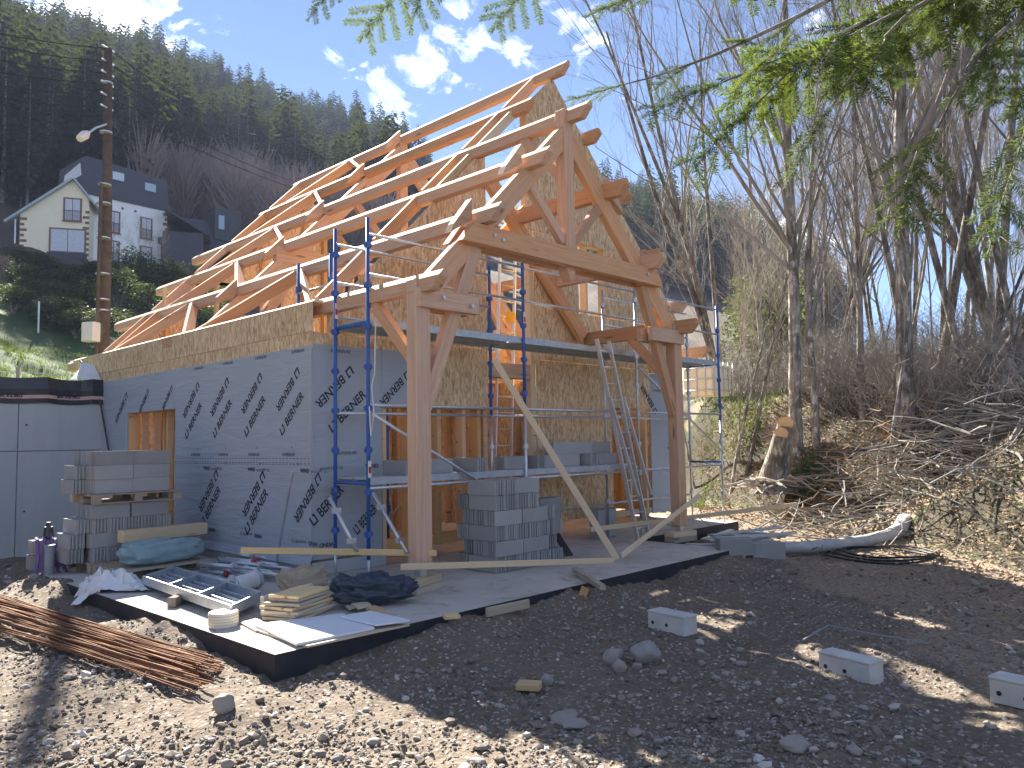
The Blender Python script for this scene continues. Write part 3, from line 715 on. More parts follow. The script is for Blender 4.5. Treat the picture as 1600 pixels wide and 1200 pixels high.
for x in (5.0, 4.05, 2.75, 1.4): meshobj('printed_lettering', DEL, Matrix.Translation((x, YW-.062, 2.66)) @ Matrix.Rotation(R(90), 4, 'X') @ Matrix.Rotation(R(180), 4, 'Z'), rw)
# sheet flap and hanging strap at the corner
b = MB(); b.quad((4.95, YW-.02, 2.98), (5.40, YW-.02, 2.96), (5.36, YW+.35, 3.3), (5.15, YW+.35, 3.34)); b.quad((4.95, YW-.02, 2.98), (5.15, YW+.35, 3.34), (5.12, YW+.4, 3.2), (4.9, YW+.2, 2.97))
tag(b.build('sheet_flap', 'white_film', None, org=(5.1, 16.2, 2.97)), 'white sheet flap turned up at the corner where wall meets house', 'plastic sheet')
b = MB(); b.tube([(5.38, 17.3, 3.45), (5.36, 16.9, 3.22), (5.35, 16.3, 3.05), (5.37, 15.9, 2.2), (5.38, 15.4, 1.2), (5.38, 15.35, .2)], .018, 6)
tag(b.build('strap', 'black_film', None, org=(5.37, 15.4, .2)), 'dark strap hanging down the membrane beside the retaining wall', 'strap')
# wire fence on the slope above the wall
fence = thing('wire_fence', (2, 17.4, 2.9), 'low wire fence with thin posts on the grass above the retaining wall', 'fence')
for x in (-2.2, .2, 2.6, 4.35):
    b = MB(); z0 = gz(x, 17.6); b.tube([(x, 17.6, z0-.1), (x, 17.6, z0+.75)], .03, 6); b.build('post', 'old_wood', fence)
for z_ in (.2, .42, .66):
    b = MB(); b.tube([(x, 17.6, gz(max(x, -5), 17.6)+z_+.02*math.sin(x*3)) for x in np.linspace(-6, 5.2, 14)], .010, 4); b.build('wire_strand', 'galv', fence)

# ------------------------------------------------------------------ scaffold in front of the gable
sc = thing('scaffold', (9.8, 8.1, 0), 'blue and galvanised tube scaffold with steel decks standing before the gable', 'scaffold')
FXs = [5.60, 8.38, 11.25, 14.10]; Y0, Y1 = 7.75, 8.45; RT = .024
def collar(x, y, z, m): 
    b = MB(); b.tube([(x, y, z-.035), (x, y, z+.035)], .042, 8); b.box((x-.05, y-.02, z-.02), (x+.05, y+.02, z+.02)); return b.build('rosette', m, sc)
for i, x in enumerate(FXs):
    for j, y in enumerate((Y0, Y1)):
        blue_lo = 2.05
        if i == 0: segs = [(.28, 4.42, 'blue_paint')]
        elif i == 1: segs = [(.28, 2.05, 'galv'), (2.05, 4.35, 'blue_paint')]
        elif i == 2: segs = [(.28, 4.35, 'galv')]
        else: segs = [(.28, 2.0, 'galv'), (2.0, 4.3, 'blue_paint')]
        if i == 3 and j == 1: segs = [(.28, 4.1, 'galv')]
        for z0, z1, m_ in segs:
            pipe('standard', (x, y, z0), (x, y, z1), RT, m_, sc)
            for zz in np.arange(z0+.3, z1-.05, .5): collar(x, y, float(zz), m_)
        pipe('base_jack', (x, y, .01), (x, y, .32), .017, 'galv', sc, 8); panel('base_plate', (x-.07, y-.07, .002), (x+.07, y+.07, .012), 'galv', sc)
    m_ = 'blue_paint' if i in (0, 3) else 'galv'
    for z_ in (1.18, 3.12): pipe('transom', (x, Y0, z_), (x, Y1, z_), .022, m_, sc)
for i in range(3):
    xa, xb = FXs[i], FXs[i+1]
    for z_ in (3.72, 4.22): pipe('guard_rail', (xa, Y0, z_), (xb, Y0, z_), .018, 'galv', sc, 8)
    pipe('ledger', (xa, Y0, 2.12), (xb, Y0, 2.12), .021, 'galv', sc, 8)
    pipe('ledger', (xa, Y1, 2.05), (xb, Y1, 2.05), .021, 'galv', sc, 8)
    for z_ in (3.72, 4.22):
        if i != 1: pipe('guard_rail', (xa, Y1, z_), (xb, Y1, z_), .018, 'galv', sc, 8)
    for j in range(2):                                # two steel planks to each bay, upper lift
        ya = Y0+.02+j*.34
        b = MB(); b.box((xa+.03, ya, 3.16), (xb-.03, ya+.32, 3.185)); b.box((xa+.03, ya, 3.09), (xb-.03, ya+.012, 3.16)); b.box((xa+.03, ya+.308, 3.09), (xb-.03, ya+.32, 3.16))
        b.build('deck_plank', 'galv_deck', sc)
    if i < 2:
        for j in range(2):
            ya = Y0+.02+j*.34
            b = MB(); b.box((xa+.03, ya, 1.22), (xb-.03-(.3 if i == 1 else 0), ya+.32, 1.245)); b.box((xa+.03, ya, 1.16), (xb-.03-(.3 if i == 1 else 0), ya+.012, 1.22)); b.box((xa+.03, ya+.308, 1.16), (xb-.03-(.3 if i == 1 else 0), ya+.32, 1.22))
            b.build('deck_plank', 'galv_deck', sc)
        pipe('ledger', (xa, Y0-.02, 1.12), (xb, Y0-.02, 1.12), .021, 'galv', sc, 8)
    else: pipe('ledger', (xa, Y0, 1.12), (xb, Y0, 1.12), .021, 'galv', sc, 8)
    if i: pipe('ledger', (xa, Y1, .52), (xb, Y1, .52), .021, 'galv', sc, 8)
pipe('diagonal_brace', (5.62, Y0-.04, 2.02), (8.38, Y0-.04, .62), .021, 'galv', sc, 8)
pipe('diagonal_brace', (11.25, Y0-.04, 2.9), (14.1, Y0-.04, 1.35), .021, 'galv', sc, 8)
pipe('toe_rail', (5.65, Y1+.1, 3.3), (8.3, Y1+.1, 3.3), .02, 'galv', sc, 8)
for (a_, b_) in (((515, 777), (558, 862)), ((583, 770), (636, 864))):   # stabiliser props
    p0 = ony(*a_, 7.62); p1 = ony(*b_, 6.95 if a_[0] > 550 else 7.25)
    pipe('stabiliser', p0, p1, .022, 'galv', sc, 8)
    for k in (.25, .8):
        q = p0.lerp(p1, k); b = MB(); b.box((q.x-.045, q.y-.03, q.z-.03), (q.x+.045, q.y+.03, q.z+.03)); b.build('coupler', 'galv', sc)
for (x, y, z_) in ((8.38, Y0-.026, 3.45), (5.60, Y0-.026, 1.35), (5.60, Y1-.026, 3.35)): panel('sticker', (x-.024, y-.003, z_-.1), (x+.024, y, z_+.1), 'white_box', sc); panel('sticker', (x-.018, y-.005, z_-.05), (x+.018, y-.0035, z_+.03), 'red_dark', sc)
b = MB(); b.tube([(5.62, Y0-.04, 3.3), (5.68, Y0-.05, 3.2), (5.66, Y0-.05, 2.5), (5.62, Y0-.045, 2.35), (5.65, Y0-.05, 2.0), (5.60, Y0-.05, 1.75), (5.58, Y0-.05, 2.1)], .008, 5); tag(b.build('rope', 'white_film', None, org=(5.62, Y0, 1.75)), 'thin white rope hanging from the blue scaffold standard', 'rope')
# low trestle scaffold inside, blue uprights rising over the eaves
s2 = thing('scaffold', (6.6, 10, 0), 'blue scaffold uprights inside the house poking up through the open roof', 'scaffold')
for x, y, zt_ in ((6.12, 9.35, 4.35), (6.12, 10.2, 4.35), (7.9, 9.35, 2.3), (7.1, 9.35, 2.3)):
    pipe('standard', (x, y, .02), (x, y, zt_), RT, 'blue_paint', s2)
    for zz in (.7, 1.3, 1.9)+((3.95,) if zt_ > 3 else ()):
        b = MB(); b.tube([(x, y, zz-.05), (x, y, zz+.05)], .042, 8); b.build('rosette', 'blue_paint', s2)
for x0, x1, z_ in ((6.12, 7.9, 2.2), (6.12, 7.9, 1.25), (6.12, 7.9, 2.1)): pipe('ledger', (x0, 9.35, z_), (x1, 9.35, z_), .02, 'galv', s2, 8)
pipe('ledger', (6.12, 9.35, 3.9), (6.12, 10.2, 3.9), .02, 'galv', s2, 8); pipe('diagonal_brace', (7.1, 9.37, .5), (7.9, 9.37, 1.3), .016, 'galv', s2, 8)
panel('deck_plank', (6.2, 9.4, 1.28), (7.85, 9.72, 1.31), 'galv_deck', s2)

# ------------------------------------------------------------------ ladders
def ladder(p0, p1, width_vec, m, label, n, rail=(.03, .07), name='ladder', rung_m=None):
    t_ = thing(name, p0, label, 'ladder'); p0, p1, wv = Vector(p0), Vector(p1), Vector(width_vec)
    nrm = (p1-p0).cross(wv)
    for s_ in (0, 1): timber('rail', p0+wv*s_, p1+wv*s_, rail[0], rail[1], m, t_, up=tuple(nrm), bev=.004)
    for k in range(n):
        q = p0.lerp(p1, (k+.7)/(n+.4)); pipe('rung', q, q+wv, .016, rung_m or m, t_, 8)
    return t_
l1 = ladder((10.78, 7.50, .0), (10.02, 7.66, 3.28), (.37, .03, 0), 'alu', 'aluminium extension ladder leaning against the upper scaffold deck', 12)
p0, p1, wv = Vector((10.74, 7.44, .72)), Vector((10.20, 7.56, 2.35)), Vector((.43, .035, 0))
for s_ in (0, 1): timber('extension_rail', p0+wv*s_, p1+wv*s_, .028, .06, 'alu', l1, up=(0, -1, 0), bev=.004)
l2 = ladder((9.04, 9.10, .3), (9.40, 9.20, 5.05), (.38, .0, 0), 'alu', 'tall ladder with yellow label standing in the central gable opening', 17, (.025, .06), rung_m='pale_wood')
panel('warning_label', (9.42, 9.10, 3.68), (9.64, 9.12, 3.86), 'yellow', l2)

# ------------------------------------------------------------------ concrete blocks
def block_mesh(hollow=True):
    """hollow block .50 x .20 x .19 lying on its side: ribs and cells show on the two ends/bed faces"""
    b = MB(); L, W, H = .495, .198, .188
    b.box((-L/2, -W/2, -H/2), (L/2, -W/2+.03, H/2)); b.box((-L/2, W/2-.03, -H/2), (L/2, W/2, H/2))
    for k, x in enumerate((-L/2+.035, -L/6, L/6, L/2-.050)):
        b.box((x-.012, -W/2+.0305, -H/2+.004), (x+.026, W/2-.0305, H/2-.004))
    for sg in (-1, 1):
        for yy in (-.046, .0, .046): b.box((sg*L/2-.006 if sg > 0 else -L/2-.004, yy-.011, -H/2+.002), (L/2+.004 if sg > 0 else -L/2+.006, yy+.011, H/2-.002))
    b.box((-L/2+.02, -W/2+.031, H/2-.012), (L/2-.02, W/2-.031, H/2-.003))
    b.box((-L/2+.03, -.012, -H/2+.006), (L/2-.03, .012, H/2-.013))
    return b.mesh('concrete_block', 'block')
BLK = block_mesh()
def block(x, y, z, along='x', label='', group='', me=None, jit=.016, rz=None, tilt=0.0):
    a = (0 if along == 'x' else R(90)) + rnd.uniform(-.035, .035) if rz is None else rz
    M = Matrix.Translation((x+rnd.uniform(-jit, jit), y+rnd.uniform(-jit, jit), z+.094)) @ Matrix.Rotation(a, 4, 'Z') @ Matrix.Rotation(tilt, 4, 'X')
    return tag(meshobj('concrete_block', me or BLK, M), label, 'concrete block', group)
# stack on the terrace behind the post
lab = 'grey hollow concrete block in the stack standing on the terrace behind the timber post'; grp = 'blocks stacked on the terrace'
bx, by = 7.02, 7.02
for c in range(6):
    z_ = .01+c*.192
    if c < 5:
        nx = [0, 1, 2] if c < 4 else [0, 1, 2]
        if c % 2 == 0:
            for i in range(5 if c < 4 else 4):
                for j in range(1): block(bx+.10+i*.205+(.0 if c else 0), by+.25, z_, 'y', lab, grp)
            block(bx+.25, by+.62, z_, 'x', lab, grp); block(bx+.76, by+.62, z_, 'x', lab, grp)
            block(bx+1.14, by+.22, z_, 'y', lab, grp) if c < 3 else None
        else:
            for i in range(2): block(bx+.25+i*.505, by+.10, z_, 'x', lab, grp); block(bx+.25+i*.505, by+.31, z_, 'x', lab, grp)
            block(bx+1.12, by+.30, z_, 'y', lab, grp); block(bx+.3, by+.56, z_, 'x', lab, grp); block(bx+.8, by+.56, z_, 'x', lab, grp)
    else:
        block(bx+.10, by+.25, z_, 'y', lab, grp); block(bx+.31, by+.25, z_, 'y', lab, grp); block(bx+.68, by+.16, z_, 'x', lab, grp)
# blocks on the lower scaffold deck
lab = 'grey concrete block lying on the lower scaffold deck'; grp = 'blocks on the scaffold deck'
for i in range(7): block(7.55+i*.42, 8.05+.02*(i % 2), 1.247, 'x' if i % 3 else 'y', lab, grp, jit=.006) if i not in (1,) else None
for i in range(3): block(9.75+i*.5-.25, 8.08, 1.247+.19, 'x', lab, grp, jit=.006)
block(10.62, 8.05, 1.247, 'x', lab, grp, jit=.006); block(6.35, 8.1, 1.247, 'y', lab, grp, jit=.004); block(6.95, 8.12, 1.247, 'x', lab, grp, jit=.004)
lab = 'grey concrete block stacked on the slab under the scaffold'; grp = 'blocks under the scaffold'
for i in range(2):
    for c in range(4): block(8.75+i*.5, 8.16, .01+.19*c, 'x', lab, grp)
# blocks standing on end near the gable
for i in range(2): 
    M = Matrix.Translation((10.55+i*.30, 8.14, .252)) @ Matrix.Rotation(R(90), 4, 'Y') @ Matrix.Rotation(R(90), 4, 'X')
    tag(meshobj('concrete_block', BLK, M), 'grey hollow concrete block standing on end with its cells showing, before the gable', 'concrete block', 'blocks on end')
# left stack on pallets, axis aligned with the slab
def pallet(M, label, name='wooden_pallet'):
    t_ = bpy.data.objects.new(name, None); place(t_, M); tag(t_, label, 'pallet')
    for k in range(6): meshobj('deck_board', bevbox(1.16, .11, .02, 'old_wood', .003), M @ Matrix.Translation((0, -.42+k*.168, .125)), t_)
    for y in (-.42, 0, .42):
        for x in (-.53, 0, .53): meshobj('spacer_block', bevbox(.10, .12, .085, 'old_wood', .003), M @ Matrix.Translation((x, y, .062)), t_)
        meshobj('bottom_board', bevbox(1.16, .11, .019, 'old_wood', .003), M @ Matrix.Translation((0, y, .010)), t_)
    for x in (-.53, 0, .53): meshobj('cross_board', bevbox(.10, 1.0, .012, 'old_wood', .003), M @ Matrix.Translation((x, 0, .1105)), t_)
    return t_
sx0, sy0 = 3.70, 11.30                                 # near corner of the stack
T_ = Matrix.Translation
pallet(T_((sx0+.56, sy0+.45, .003)), 'weathered wooden pallet under the lower load of concrete blocks by the retaining wall')
lab = 'grey concrete block in the lower load of the tall stack beside the retaining wall'; grp = 'blocks in the lower load by the retaining wall'
for c in range(4):
    z_ = .142+c*.190
    if c % 2 == 0:
        for i in range(5): block(sx0+.12+i*.205, sy0+.25, z_, 'y', lab, grp)
        for i in range(5): block(sx0+.12+i*.205, sy0+.76, z_, 'y', lab, grp)
    else:
        for j in range(4):
            if c == 3 and j == 3: continue
            for i in range(2): block(sx0+.24+i*.505, sy0+.10+j*.205, z_, 'x', lab, grp)
# narrow outer column on the terrace side
for c, xx in ((0, -.16), (1, -.16), (2, -.08)): block(sx0+xx, sy0+.35, .142+c*.19, 'y', lab, grp)
zp = .142+4*.19+.004
pallet(T_((sx0+.58, sy0+.42, zp)), 'wooden pallet carrying the upper load of concrete blocks high on the stack')
lab = 'grey concrete block in the upper load of the tall stack beside the retaining wall'; grp = 'blocks in the upper load by the retaining wall'
for c in range(3):
    z_ = zp+.140+c*.190
    for j in range(4):
        for i in range(2): block(sx0+.27+i*.505+(.01 if c == 1 else 0), sy0+.10+j*.205, z_, 'x', lab, grp)
    block(sx0-.07+.05*c, sy0+.5, z_, 'y', lab, grp) if c < 2 else None
lab = 'grey concrete block on the ground beside the lower pallet, strap thrown over it'
block(3.42, 12.05, .05, 'x', lab, 'blocks beside the lower pallet'); block(3.42, 12.05, .245, 'x', lab, 'blocks beside the lower pallet')
# second pallet with a wrapped bundle and beam
pm = T_((4.28, 10.72, .003)) @ Matrix.Rotation(R(4), 4, 'Z')
pallet(pm, 'empty weathered pallet on the slab carrying the teal wrapped bundle')
def soft(name, c, size, m, label, cat, seed, n=(56, 34), amp=.16, rz=0, top=1.0, taper=0.0):
    """wrapped or crumpled soft bundle: a lumpy closed sack resting on z = c.z"""
    b = MB(); nu, nv = n
    for j in range(nv+1):
        ph = math.pi*j/nv
        for i in range(nu):
            th = 2*math.pi*i/nu
            ex = lambda q, e: math.copysign(abs(q)**e, q)
            p = Vector((ex(math.cos(th), .6)*ex(math.sin(ph), .55), ex(math.sin(th), .6)*ex(math.sin(ph), .55), ex(math.cos(ph), .7)))
            f_ = 1+amp*noise.noise(p*2.1+Vector((seed,)*3))+amp*.9*(.35-abs(noise.noise(p*3.2+Vector((seed+4,)*3))))+amp*.45*(.3-abs(noise.noise(p*7.5+Vector((seed+9,)*3))))
            p = Vector((p.x*size[0]/2*f_, p.y*size[1]/2*f_*(1-taper*(p.x*.5+.5)), (p.z*.5+.5)*size[2]*f_*(1-taper*(p.x*.5+.5))))
            p.z = max(p.z, .002+.004*abs(p.x)); b.v.append(tuple(p))
    for j in range(nv):
        for i in range(nu): b.f.append((j*nu+i, (j+1)*nu+i, (j+1)*nu+(i+1) % nu, j*nu+(i+1) % nu))
    me = b.mesh(name, m, True)
    return tag(meshobj(name, me, T_(Vector(c)) @ Matrix.Rotation(rz, 4, 'Z')), label, cat)
soft('wrapped_bundle', (4.32, 10.55, .14), (1.05, .42, .30), 'teal_tarp', 'bundle wrapped in teal plastic sheet lying on the pallet', 'bundle', 2.2, amp=.16, rz=R(6))
tag(timber('timber_beam', (4.0, 11.12, .47), (5.2, 11.22, .47), .18, .16, 'pale_wood'), 'short pale timber beam lying behind the teal bundle', 'timber')
tag(timber('timber_beam', (4.05, 11.10, .27), (5.1, 11.2, .27), .16, .2, 'old_wood'), 'grey timber balk under the short pale beam', 'timber')
# purple straps over the blocks by the wall
b = MB()
for k in range(5):
    x = 3.22+k*.09; b.tube([(x+.02, 12.0, .46), (x, 11.88, .45), (x-.03*k, 11.82, .2), (x-.05+.02*k, 11.78, -.12), (x+.05, 11.76, -.15)], .022, 5)
tag(b.build('lifting_strap', 'purple', None, org=(3.4, 11.9, -.15)), 'tangled purple lifting strap draped over the blocks by the retaining wall', 'strap')
b = MB(); b.tube([(3.40, 12.05, .44), (3.40, 12.05, .60)], [.07, .055], 10); b.tube([(3.40, 12.05, .60), (3.40, 12.05, .66)], [.03, .03], 8); tag(b.build('jug', 'black_film', None, org=(3.4, 12.05, .44)), 'dark plastic jug standing on the blocks with purple straps', 'jug')
# grey plastic riser pipe at the slab corner
pb = onz(76, 921, -.2); b = MB(); b.tube([(pb.x, pb.y, -.3), (pb.x, pb.y, .38)], .06, 14); b.tube([(pb.x, pb.y, .36), (pb.x, pb.y, .385)], .066, 14); tag(b.build('drain_pipe', 'grey_pvc', None, org=(pb.x, pb.y, -.3), smooth=False), 'short grey plastic pipe rising from the ground at the slab edge', 'pipe')
# galvanised steel frame (scaffold gate panels) lying on packers
tr = thing('steel_tray', (3.9, 8.4, 0), 'galvanised steel trays lying flat on timber packers along the slab edge', 'steel tray')
A = onz(210, 908, .12)+Vector((.10, 0, 0)); B_ = onz(345, 957, .12)+Vector((.10, 0, 0)); wv = onz(393, 934, .12)-onz(345, 957, .12)
def P(u, v, dz=0): return A+(B_-A)*u+wv*v+Vector((0, 0, dz))
for u0, u1, v0, v1 in ((0, 1, 0, 0), (0, 1, 1, 1), (0, 0, 0, 1), (1, 1, 0, 1), (.33, .33, 0, 1), (.66, .66, 0, 1)):
    timber('tray_edge', P(u0, v0), P(u1, v1), .02, .10, 'galv', tr, bev=.003)
for k in range(4): timber('tray_rib', P(.0, .2+.2*k, -.02), P(1, .2+.2*k, -.02), .02, .03, 'galv_deck', tr, bev=.003)
b = MB(); b.quad(P(0, 0, -.04), P(1, 0, -.04), P(1, 1, -.04), P(0, 1, -.04)); b.quad(P(0, 0, -.045), P(0, 1, -.045), P(1, 1, -.045), P(1, 0, -.045)); b.build('tray_floor', 'galv_deck', tr)
for (px, py, dx) in ((275, 945, 1), (340, 930, 1)):
    q = onz(px, py, 0); tag(timber('wood_packer', (q.x-.1, q.y-.12, .052), (q.x+.25, q.y+.2, .052), .09, .10, 'old_wood'), 'short timber packer under the steel trays', 'timber', 'packers under the steel trays')
# heap of steel props and jacks
for k in range(15):
    u = k/14; a_ = onz(300+u*30, 892-u*16+rnd.uniform(-3, 3), .10); l_ = rnd.uniform(.9, 1.5)
    d = Vector((.10+rnd.uniform(-.08, .08), -1, rnd.uniform(-.02, .03))).normalized(); base = a_+Vector((rnd.uniform(-.05, .35), rnd.uniform(-.3, .1), rnd.uniform(-.06, .06)))
    t_ = thing('steel_prop', (base.x, base.y, .0), 'galvanised adjustable steel prop in the heap beside the grey wall', 'steel prop', 'steel props heaped on the slab')
    base.z = .05+.05*(k % 3); r_ = rnd.uniform(.02, .035)
    pipe('outer_tube', base, base+d*l_*.6, r_, 'galv', t_, 8); pipe('inner_tube', base+d*l_*.6, base+d*l_, r_*.7, 'galv' if k % 4 else 'alu', t_, 8)
    q = base+d*l_*.6; b = MB(); b.tube([q-d*.03, q+d*.03], r_*1.7, 8); b.build('collar_nut', 'red_dark' if k in (5, 9) else 'galv', t_)
q = onz(380, 930, .0)
rl_ = thing('hose_reel', q, 'grey drum of cable lying on its side among the steel props', 'reel')
for fa, fb in (((q.x-.14, q.y, .12), (q.x-.12, q.y, .12)), ((q.x+.2, q.y+.14, .12), (q.x+.22, q.y+.154, .12))):
    b = MB(); b.tube([fa, fb], .12, 18); b.build('flange', 'galv', rl_)
b = MB(); b.tube([(q.x-.12, q.y, .12), (q.x+.2, q.y+.14, .12)], .095, 16); b.build('drum', 'white_film', rl_)
soft('dust_bag', (4.82, 7.92, 0), (.5, .34, .26), 'old_wood', 'crumpled brown bag lying at the end of the steel props', 'bag', 5.5, amp=.25)
# tape roll
q = onz(349, 978, 0); rt_ = thing('strapping_roll', q, 'ivory roll of strapping standing on the slab edge', 'roll')
b = MB(); n_ = 26
prof_ = [(.035, .0), (.128, .0), (.133, .012), (.133, .118), (.128, .13), (.035, .13)]
b.v = [(r_*math.cos(2*math.pi*i/n_), r_*math.sin(2*math.pi*i/n_), z_) for r_, z_ in prof_ for i in range(n_)]
for j in range(5):
    for i in range(n_): b.f.append((j*n_+i, j*n_+(i+1) % n_, (j+1)*n_+(i+1) % n_, (j+1)*n_+i))
for i in range(n_): b.f.append((i, 5*n_+i, 5*n_+(i+1) % n_, (i+1) % n_))
meshobj('strap_winding', b.mesh('strap_winding', 'ivory', False), T_((q.x, q.y, .002)), rt_)
b = MB()
for z_ in (.03, .055, .08, .105): b.tube([(q.x+.1335*math.cos(a_), q.y+.1335*math.sin(a_), z_) for a_ in np.linspace(0, 2*math.pi, 25)], .0025, 4, False)
b.build('strap_edge', 'old_wood', rt_)
# plywood offcuts stack, boards
c0 = onz(455, 968, 0)
M0 = Matrix.Rotation(R(24), 4, 'Z')
for k in range(7):
    L_ = .62 if k < 4 else .52; W_ = .40-(.0 if k < 5 else .06)
    M = T_((c0.x+.16+rnd.uniform(-.04, .04), c0.y+.12+rnd.uniform(-.03, .03), .022+k*.033)) @ M0 @ Matrix.Rotation(rnd.uniform(-.1, .1), 4, 'Z')
    tag(meshobj('plywood_board', bevbox(L_, W_, .027, 'plywood' if k % 3 else 'pale_wood', .002), M), 'thick plywood offcut in the small stack at the slab corner', 'board', 'stacked plywood offcuts')
tag(meshobj('plywood_board', bevbox(.75, .05, .19, 'plywood', .002), T_((c0.x+.22, c0.y+.44, .10)) @ Matrix.Rotation(R(20), 4, 'Z')), 'plywood plank standing on edge behind the stacked offcuts', 'board')
def board(px4, z_, th, m, label, grp=None, name='board'):
    pts = [onz(x, y, z_) for x, y in px4]; c = sum(pts, Vector())/4
    b = MB(); b.v = [tuple(p-c-Vector((0, 0, th))) for p in pts]+[tuple(p-c) for p in pts]
    b.f = [(3, 2, 1, 0), (4, 5, 6, 7), (0, 1, 5, 4), (1, 2, 6, 5), (2, 3, 7, 6), (3, 0, 4, 7)]
    me = b.mesh(name, m); return tag(meshobj(name, me, T_(c)), label, 'board', grp)
board([(398, 975), (463, 1005), (585, 980), (535, 958)], .045, .02, 'white_panel', 'pale blue white shuttering board lying at the slab corner, partly in sun')
board([(400, 984), (480, 1009), (640, 975), (600, 962)], .022, .018, 'plywood', 'thin brown board under the pale shuttering board')
board([(533, 962), (587, 975), (640, 968), (580, 954)], .07, .02, 'white_panel', 'smaller white shuttering board overlapping the large one')
board([(515, 925), (545, 950), (556, 948), (530, 922)], .05, .02, 'plywood', 'narrow plank leading up to the navy bag')
board([(520, 922), (560, 950), (580, 944), (545, 920)], .07, .018, 'plywood', 'pale board end poking out beside the navy bag')
board([(572, 949), (592, 957), (604, 953), (585, 945)], .06, .025, 'stud_wood', 'small brown plank under the edge of the navy bag')
board([(375, 972), (400, 985), (430, 978), (400, 966)], .02, .015, 'plywood', 'flat grey board under the plywood stack')
soft('sheet_bag', (4.90, 6.70, .03), (.78, .40, .27), 'navy_tarp', 'crumpled navy blue plastic bag lying on the terrace', 'bag', 8.1, (64, 40), .34, R(-28), taper=.25)
# white plastic sheet crumpled over the slab edge
q = onz(185, 938, -.1)
b = MB(); n_ = 22
vs = []
for i in range(n_+1):
    for j in range(n_+1):
        u, v_ = i/n_-.5, j/n_-.5
        x = u*1.15+.10*nz(u*6, v_*6, 1, 3); y = v_*.62+.10*nz(u*6, v_*6, 1, 8)
        h_ = .16*(1-4*u*u)*(1-4*v_*v_)*(1+1.2*nz(u*7, v_*7, 1, 5))+.05*nz(u*16, v_*16, 1, 2)
        xx, yy = q.x+.02+x*.5+y*.4, q.y+.25+y*.9-x*.55
        base_ = .01 if xx > 3.27 else max(gz(xx, yy), -.2+(xx-3.0)*.7)
        vs.append((xx, yy, base_+.015+max(0, h_)))
b.v = vs
for i in range(n_):
    for j in range(n_): b.f.append((i*(n_+1)+j, (i+1)*(n_+1)+j, (i+1)*(n_+1)+j+1, i*(n_+1)+j+1))
tag(b.build('plastic_sheet', 'white_film', None, org=tuple(q)), 'crumpled white plastic sheet hanging over the slab edge', 'plastic sheet')
# timber packs under the two porch posts
for k, (X, lab_) in enumerate(((post_x[0], 'stacked timber blocks propping the left porch post'), (post_x[1], 'stacked timber blocks propping the right porch post'))):
    t_ = thing('timber_packing', (X, TY, 0), lab_, 'timber packing')
    a_ = R(18 if k == 0 else -12)
    for j in range(2): meshobj('timber_block', bevbox(.52, .22, .083, 'old_wood' if j == 0 else 'pale_wood', .005), T_((X, TY-.02, .042+j*.0855)) @ Matrix.Rotation(a_, 4, 'Z'), t_)
# battens nailed round the terrace as a barrier
GB = 'pale batten of the barrier around the terrace'
def batten(p0, p1, label, w_=.03, h_=.07): return tag(timber('wood_batten', p0, p1, w_, h_, 'pale_wood'), label, 'batten', 'barrier battens')
batten(ony(376, 860, 8.3), Vector((5.80, TY-.14, .42)), 'pale horizontal batten fixed between the blue scaffold and the left porch post')
batten(Vector((5.25, TY-.19, .34)), onz(962, 876, .14)+Vector((0, .03, 0)), 'pale horizontal batten running from the left porch post to the foot of the leaning batten')
pj = onz(964, 874, .05)
batten(ony(772, 562, 7.55), pj, 'long pale batten leaning from the scaffold deck down to the terrace edge', .035, .09)
pe = Vector((11.0, TY-.16, .56)); batten(pj+Vector((.06, -.04, .05)), pj+Vector((.06, -.04, .05))+(pe-pj)*1.19, 'pale batten rising from the terrace edge past the right porch post', .03, .08)
batten(Vector((9.3, 7.32, .32)), Vector((14.0, 6.2, .42)), 'pale horizontal batten passing behind the right porch post')
tag(timber('wood_offcut', onz(898, 890, .06), onz(942, 918, .06), .07, .06, 'old_wood'), 'short timber offcut lying across the terrace edge under the battens', 'timber')
tag(timber('wood_offcut', onz(760, 957, -.03), onz(826, 943, -.03), .04, .09, 'old_wood'), 'plank offcut leaning along the front edge of the slab', 'timber')
tag(timber('wood_offcut', onz(693, 964, .02), onz(718, 962, .02), .10, .04, 'pale_wood'), 'small sawn block end on the slab corner', 'timber')
tag(timber('wood_offcut', onz(908, 935, -.12), onz(915, 918, .0), .06, .09, 'stud_wood'), 'small chunk of timber leaning on the slab front', 'timber')
tag(timber('wood_offcut', onz(808, 1070, -.22), onz(845, 1072, -.22), .13, .05, 'pale_wood'), 'small sawn wood block lying on the dark earth', 'timber')
tag(timber('black_trim', onz(866, 830, .3), onz(890, 868, .01), .12, .02, 'black_film'), 'black plastic strip leaning against the block stack', 'trim')
b = MB(); p0 = onz(430, 890, .02); p1 = ony(457, 737, 8.55); b.tube([p0, p1], .016, 8); tag(b.build('steel_rod', 'galv', None, org=tuple(p0)), 'thin steel rod leaning against the corner of the grey wall', 'rod')
for k in range(9):                                    # scraps left on the slab
    q = onz(470+rnd.random()*70, 903+rnd.random()*26, 0); a_ = rnd.uniform(0, 3.1); l_ = rnd.uniform(.06, .16); d = Vector((math.cos(a_), math.sin(a_), 0))*l_/2
    tag(timber('wood_scrap', q-d+Vector((0, 0, .012)), q+d+Vector((0, 0, .012)), rnd.uniform(.03, .06), .02, 'plywood' if k % 2 else 'pale_wood'), 'small splintered wood scrap on the slab before the grey corner', 'wood scrap', 'wood scraps on the slab')
soft('rag', onz(478, 922, .0), (.22, .10, .035), 'purple', 'small purple rag lying among the wood scraps', 'rag', 3.1, (18, 10), .3)
